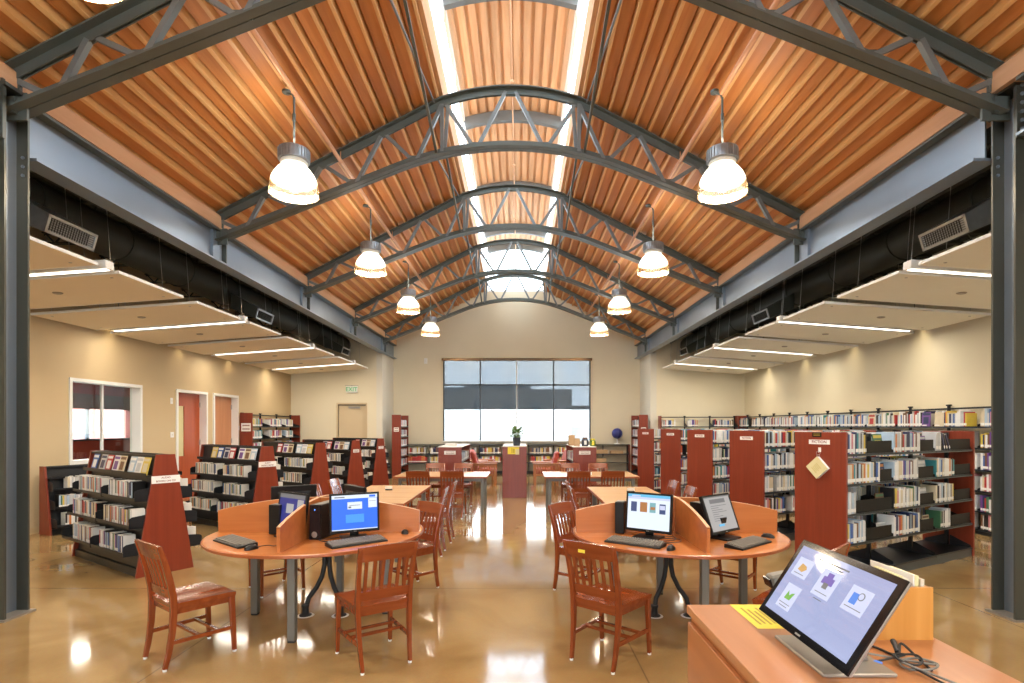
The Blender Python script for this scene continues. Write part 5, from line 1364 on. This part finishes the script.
armchair(1.25, 17.1, -75, 'lounge chair with pink patterned cushion right of the kiosk, farther one', 'cushionp')

# ------------------------------------------------------------------ wall fittings
ex = thing('exit_sign', 'green lit exit sign mounted high on the wall over the exit door', 'exit sign', (-5.56, YA-.04, 2.80))
MB().box(-.19, .19, -.02, .03, 0, .22).build('housing', 'white', ex, .003)
fa = MB().box(-.175, .175, -.024, -.02, .015, .205).build('face', 'offwhite', ex)
vs, fs = text_mesh('EXIT', .19); MB().add([Vector(v)+Vector((0, -.026, .11)) for v in vs], fs).build('lettering', 'green', fa, merge=False)
MB().box(-.22, .22, -.015, .015, .235, .25).box(-.02, .02, -.01, .01, .21, .25).build('bracket', 'dimsilver', ex)
def plate(x, y, z, w, h, lab, nm='light_switch', axis='x', cat='light switch'):
    t = thing(nm, lab, cat, (x, y, z))
    if axis == 'x':
        MB().box(0, .008, -w/2, w/2, -h/2, h/2).build('cover_plate', 'white', t, .002); MB().box(.008, .016, -w/8, w/8, -h/6, h/6).build('rocker', 'offwhite', t)
    else:
        MB().box(-w/2, w/2, -.012, 0, -h/2, h/2).build('cover_plate', 'white', t, .003); MB().lathe([(0, 0), (.02, 0), (.015, .01), (0, .012)], 14).build('lens', 'offwhite', t, loc=(0, -.012, 0)).rotation_euler = (PI/2, 0, 0)
plate(XL, 12.04, 1.50, .12, .12, 'white switch plate on the tan wall left of the red door')
plate(XL, 12.02, 2.24, .08, .13, 'small white sensor high on the tan wall left of the red door', 'wall_sensor', 'x', 'sensor')
plate(XL, 15.0-.12, 1.64, .1, .12, 'white switch plate between orange door and tall left bookcase')
plate(-3.38, YF, 4.05, .12, .2, 'small white sensor high on the end wall left of the big window', 'wall_sensor', 'y', 'sensor')

# ------------------------------------------------------------------ wall side rack: discs

emit_records()
# ------------------------------------------------------------------ outdoors
struct('ground_outside', MB().box(-90, 90, YF+.3, 140, -.25, -.1).box(-90, XO-.2, -40, YF+.3, -.25, -.1).box(-11, 9, -60, YB-.3, -.25, -.1), 'ground')
b = thing('brick_building', 'long grey brick building across the street, seen through the window shade', 'building', (0, 46, 0))
MB().box(-22, -4.6, 0, 12, -.1, 4.95).box(-4.6, 1.0, 0, 12, -.1, 5.15).box(1.0, 4.4, 0, 12, -.1, 4.8).box(4.4, 7.0, 2, 12, -.1, 3.5).build('walls', 'ext', b)
MB().box(-22, -4.6, -.08, 0, 4.75, 4.95).box(-4.6, 1.0, -.08, 0, 4.95, 5.15).build('parapet', 'extdark', b)
for x in (-3.55, -1.1, 1.35, -8): MB().box(x-.3, x+.3, -.03, .02, 3.0, 3.75).build('window', 'extdark', b)
b = thing('brick_building', 'small red brick building seen outside through the office window', 'building', (-52, 68, 0))
MB().box(-3, 3, -3, 3, -.1, 4).box(-3, 3, 5, 9, -.1, 5.5).build('walls', 'extred', b)
MB().prism([(-3.2, 4), (3.2, 4), (2.4, 4.6), (-2.4, 4.6)], -3.2, 3.2, 'x').build('roof', 'extdark', b)
# ------------------------------------------------------------------ world
w = bpy.data.worlds.new('sky'); sc.world = w; w.use_nodes = True; nt = w.node_tree; bg = nt.nodes['Background']
tc = nt.nodes.new('ShaderNodeTexCoord'); sp = nt.nodes.new('ShaderNodeSeparateXYZ'); cr = nt.nodes.new('ShaderNodeValToRGB')
nt.links.new(tc.outputs['Generated'], sp.inputs[0]); nt.links.new(sp.outputs['Z'], cr.inputs['Fac'])
e = cr.color_ramp.elements; e[0].position = 0; e[0].color = (.80, .88, 1, 1); e[1].position = .6; e[1].color = (.55, .74, 1, 1)
nz = nt.nodes.new('ShaderNodeTexNoise'); nz.inputs['Scale'].default_value = 9; nz.inputs['Detail'].default_value = 5
nt.links.new(tc.outputs['Generated'], nz.inputs['Vector'])
mx = nt.nodes.new('ShaderNodeMix'); mx.data_type = 'RGBA'; c2 = nt.nodes.new('ShaderNodeValToRGB')
c2.color_ramp.elements[0].position = .4; c2.color_ramp.elements[1].position = .65
nt.links.new(nz.outputs['Fac'], c2.inputs['Fac']); nt.links.new(c2.outputs['Color'], mx.inputs[0])
nt.links.new(cr.outputs['Color'], mx.inputs[6]); mx.inputs[7].default_value = (1, 1, 1, 1)
nt.links.new(mx.outputs[2], bg.inputs['Color']); bg.inputs['Strength'].default_value = 7.5
def arealight(name, loc, size, sy, e, col, rot=(0, 0, 0)):
    l = bpy.data.lights.new(name, 'AREA'); l.shape = 'RECTANGLE'; l.size = size; l.size_y = sy; l.energy = e; l.color = col
    o = bpy.data.objects.new(name, l); C.objects.link(o); o.location = loc; o.rotation_euler = rot
arealight('office_fill', (-9, 11, 2.85), 1.2, .6, 60, (1, .9, .78))  # unseen light without a fixture, added to brighten the office
# wall washing downlights recessed beside the outer walls
for s in (-1, 1):
    for k in range(7):
        y = 6.0+2.1*k
        l = bpy.data.lights.new('wall_washer', 'SPOT'); l.energy = 20; l.spot_size = math.radians(85); l.spot_blend = .8; l.color = (1, .80, .48); l.shadow_soft_size = .06
        o = bpy.data.objects.new('wall_washer', l); C.objects.link(o); o.location = (XL+.17 if s < 0 else XR-.17-.0, y, 3.75); o.rotation_euler = (0, math.radians(6*s), 0)
        dl = thing('wall_washer_lamp', 'small downlight can tucked above the %s wall edge of the panels, %s from the camera' % ('left' if s < 0 else 'right', ONES[k+1]), 'downlight', (o.location.x, y, 3.76), 0, 'wall washing downlights')
        MB().lathe([(.045, 0), (.05, 0), (.05, .12), (0, .12), (0, .115), (.045, .115)], 20).build('can', 'white', dl); MB().cyl((0, 0), .006, .12, 1.03, 8).build('stem', 'steel', dl)
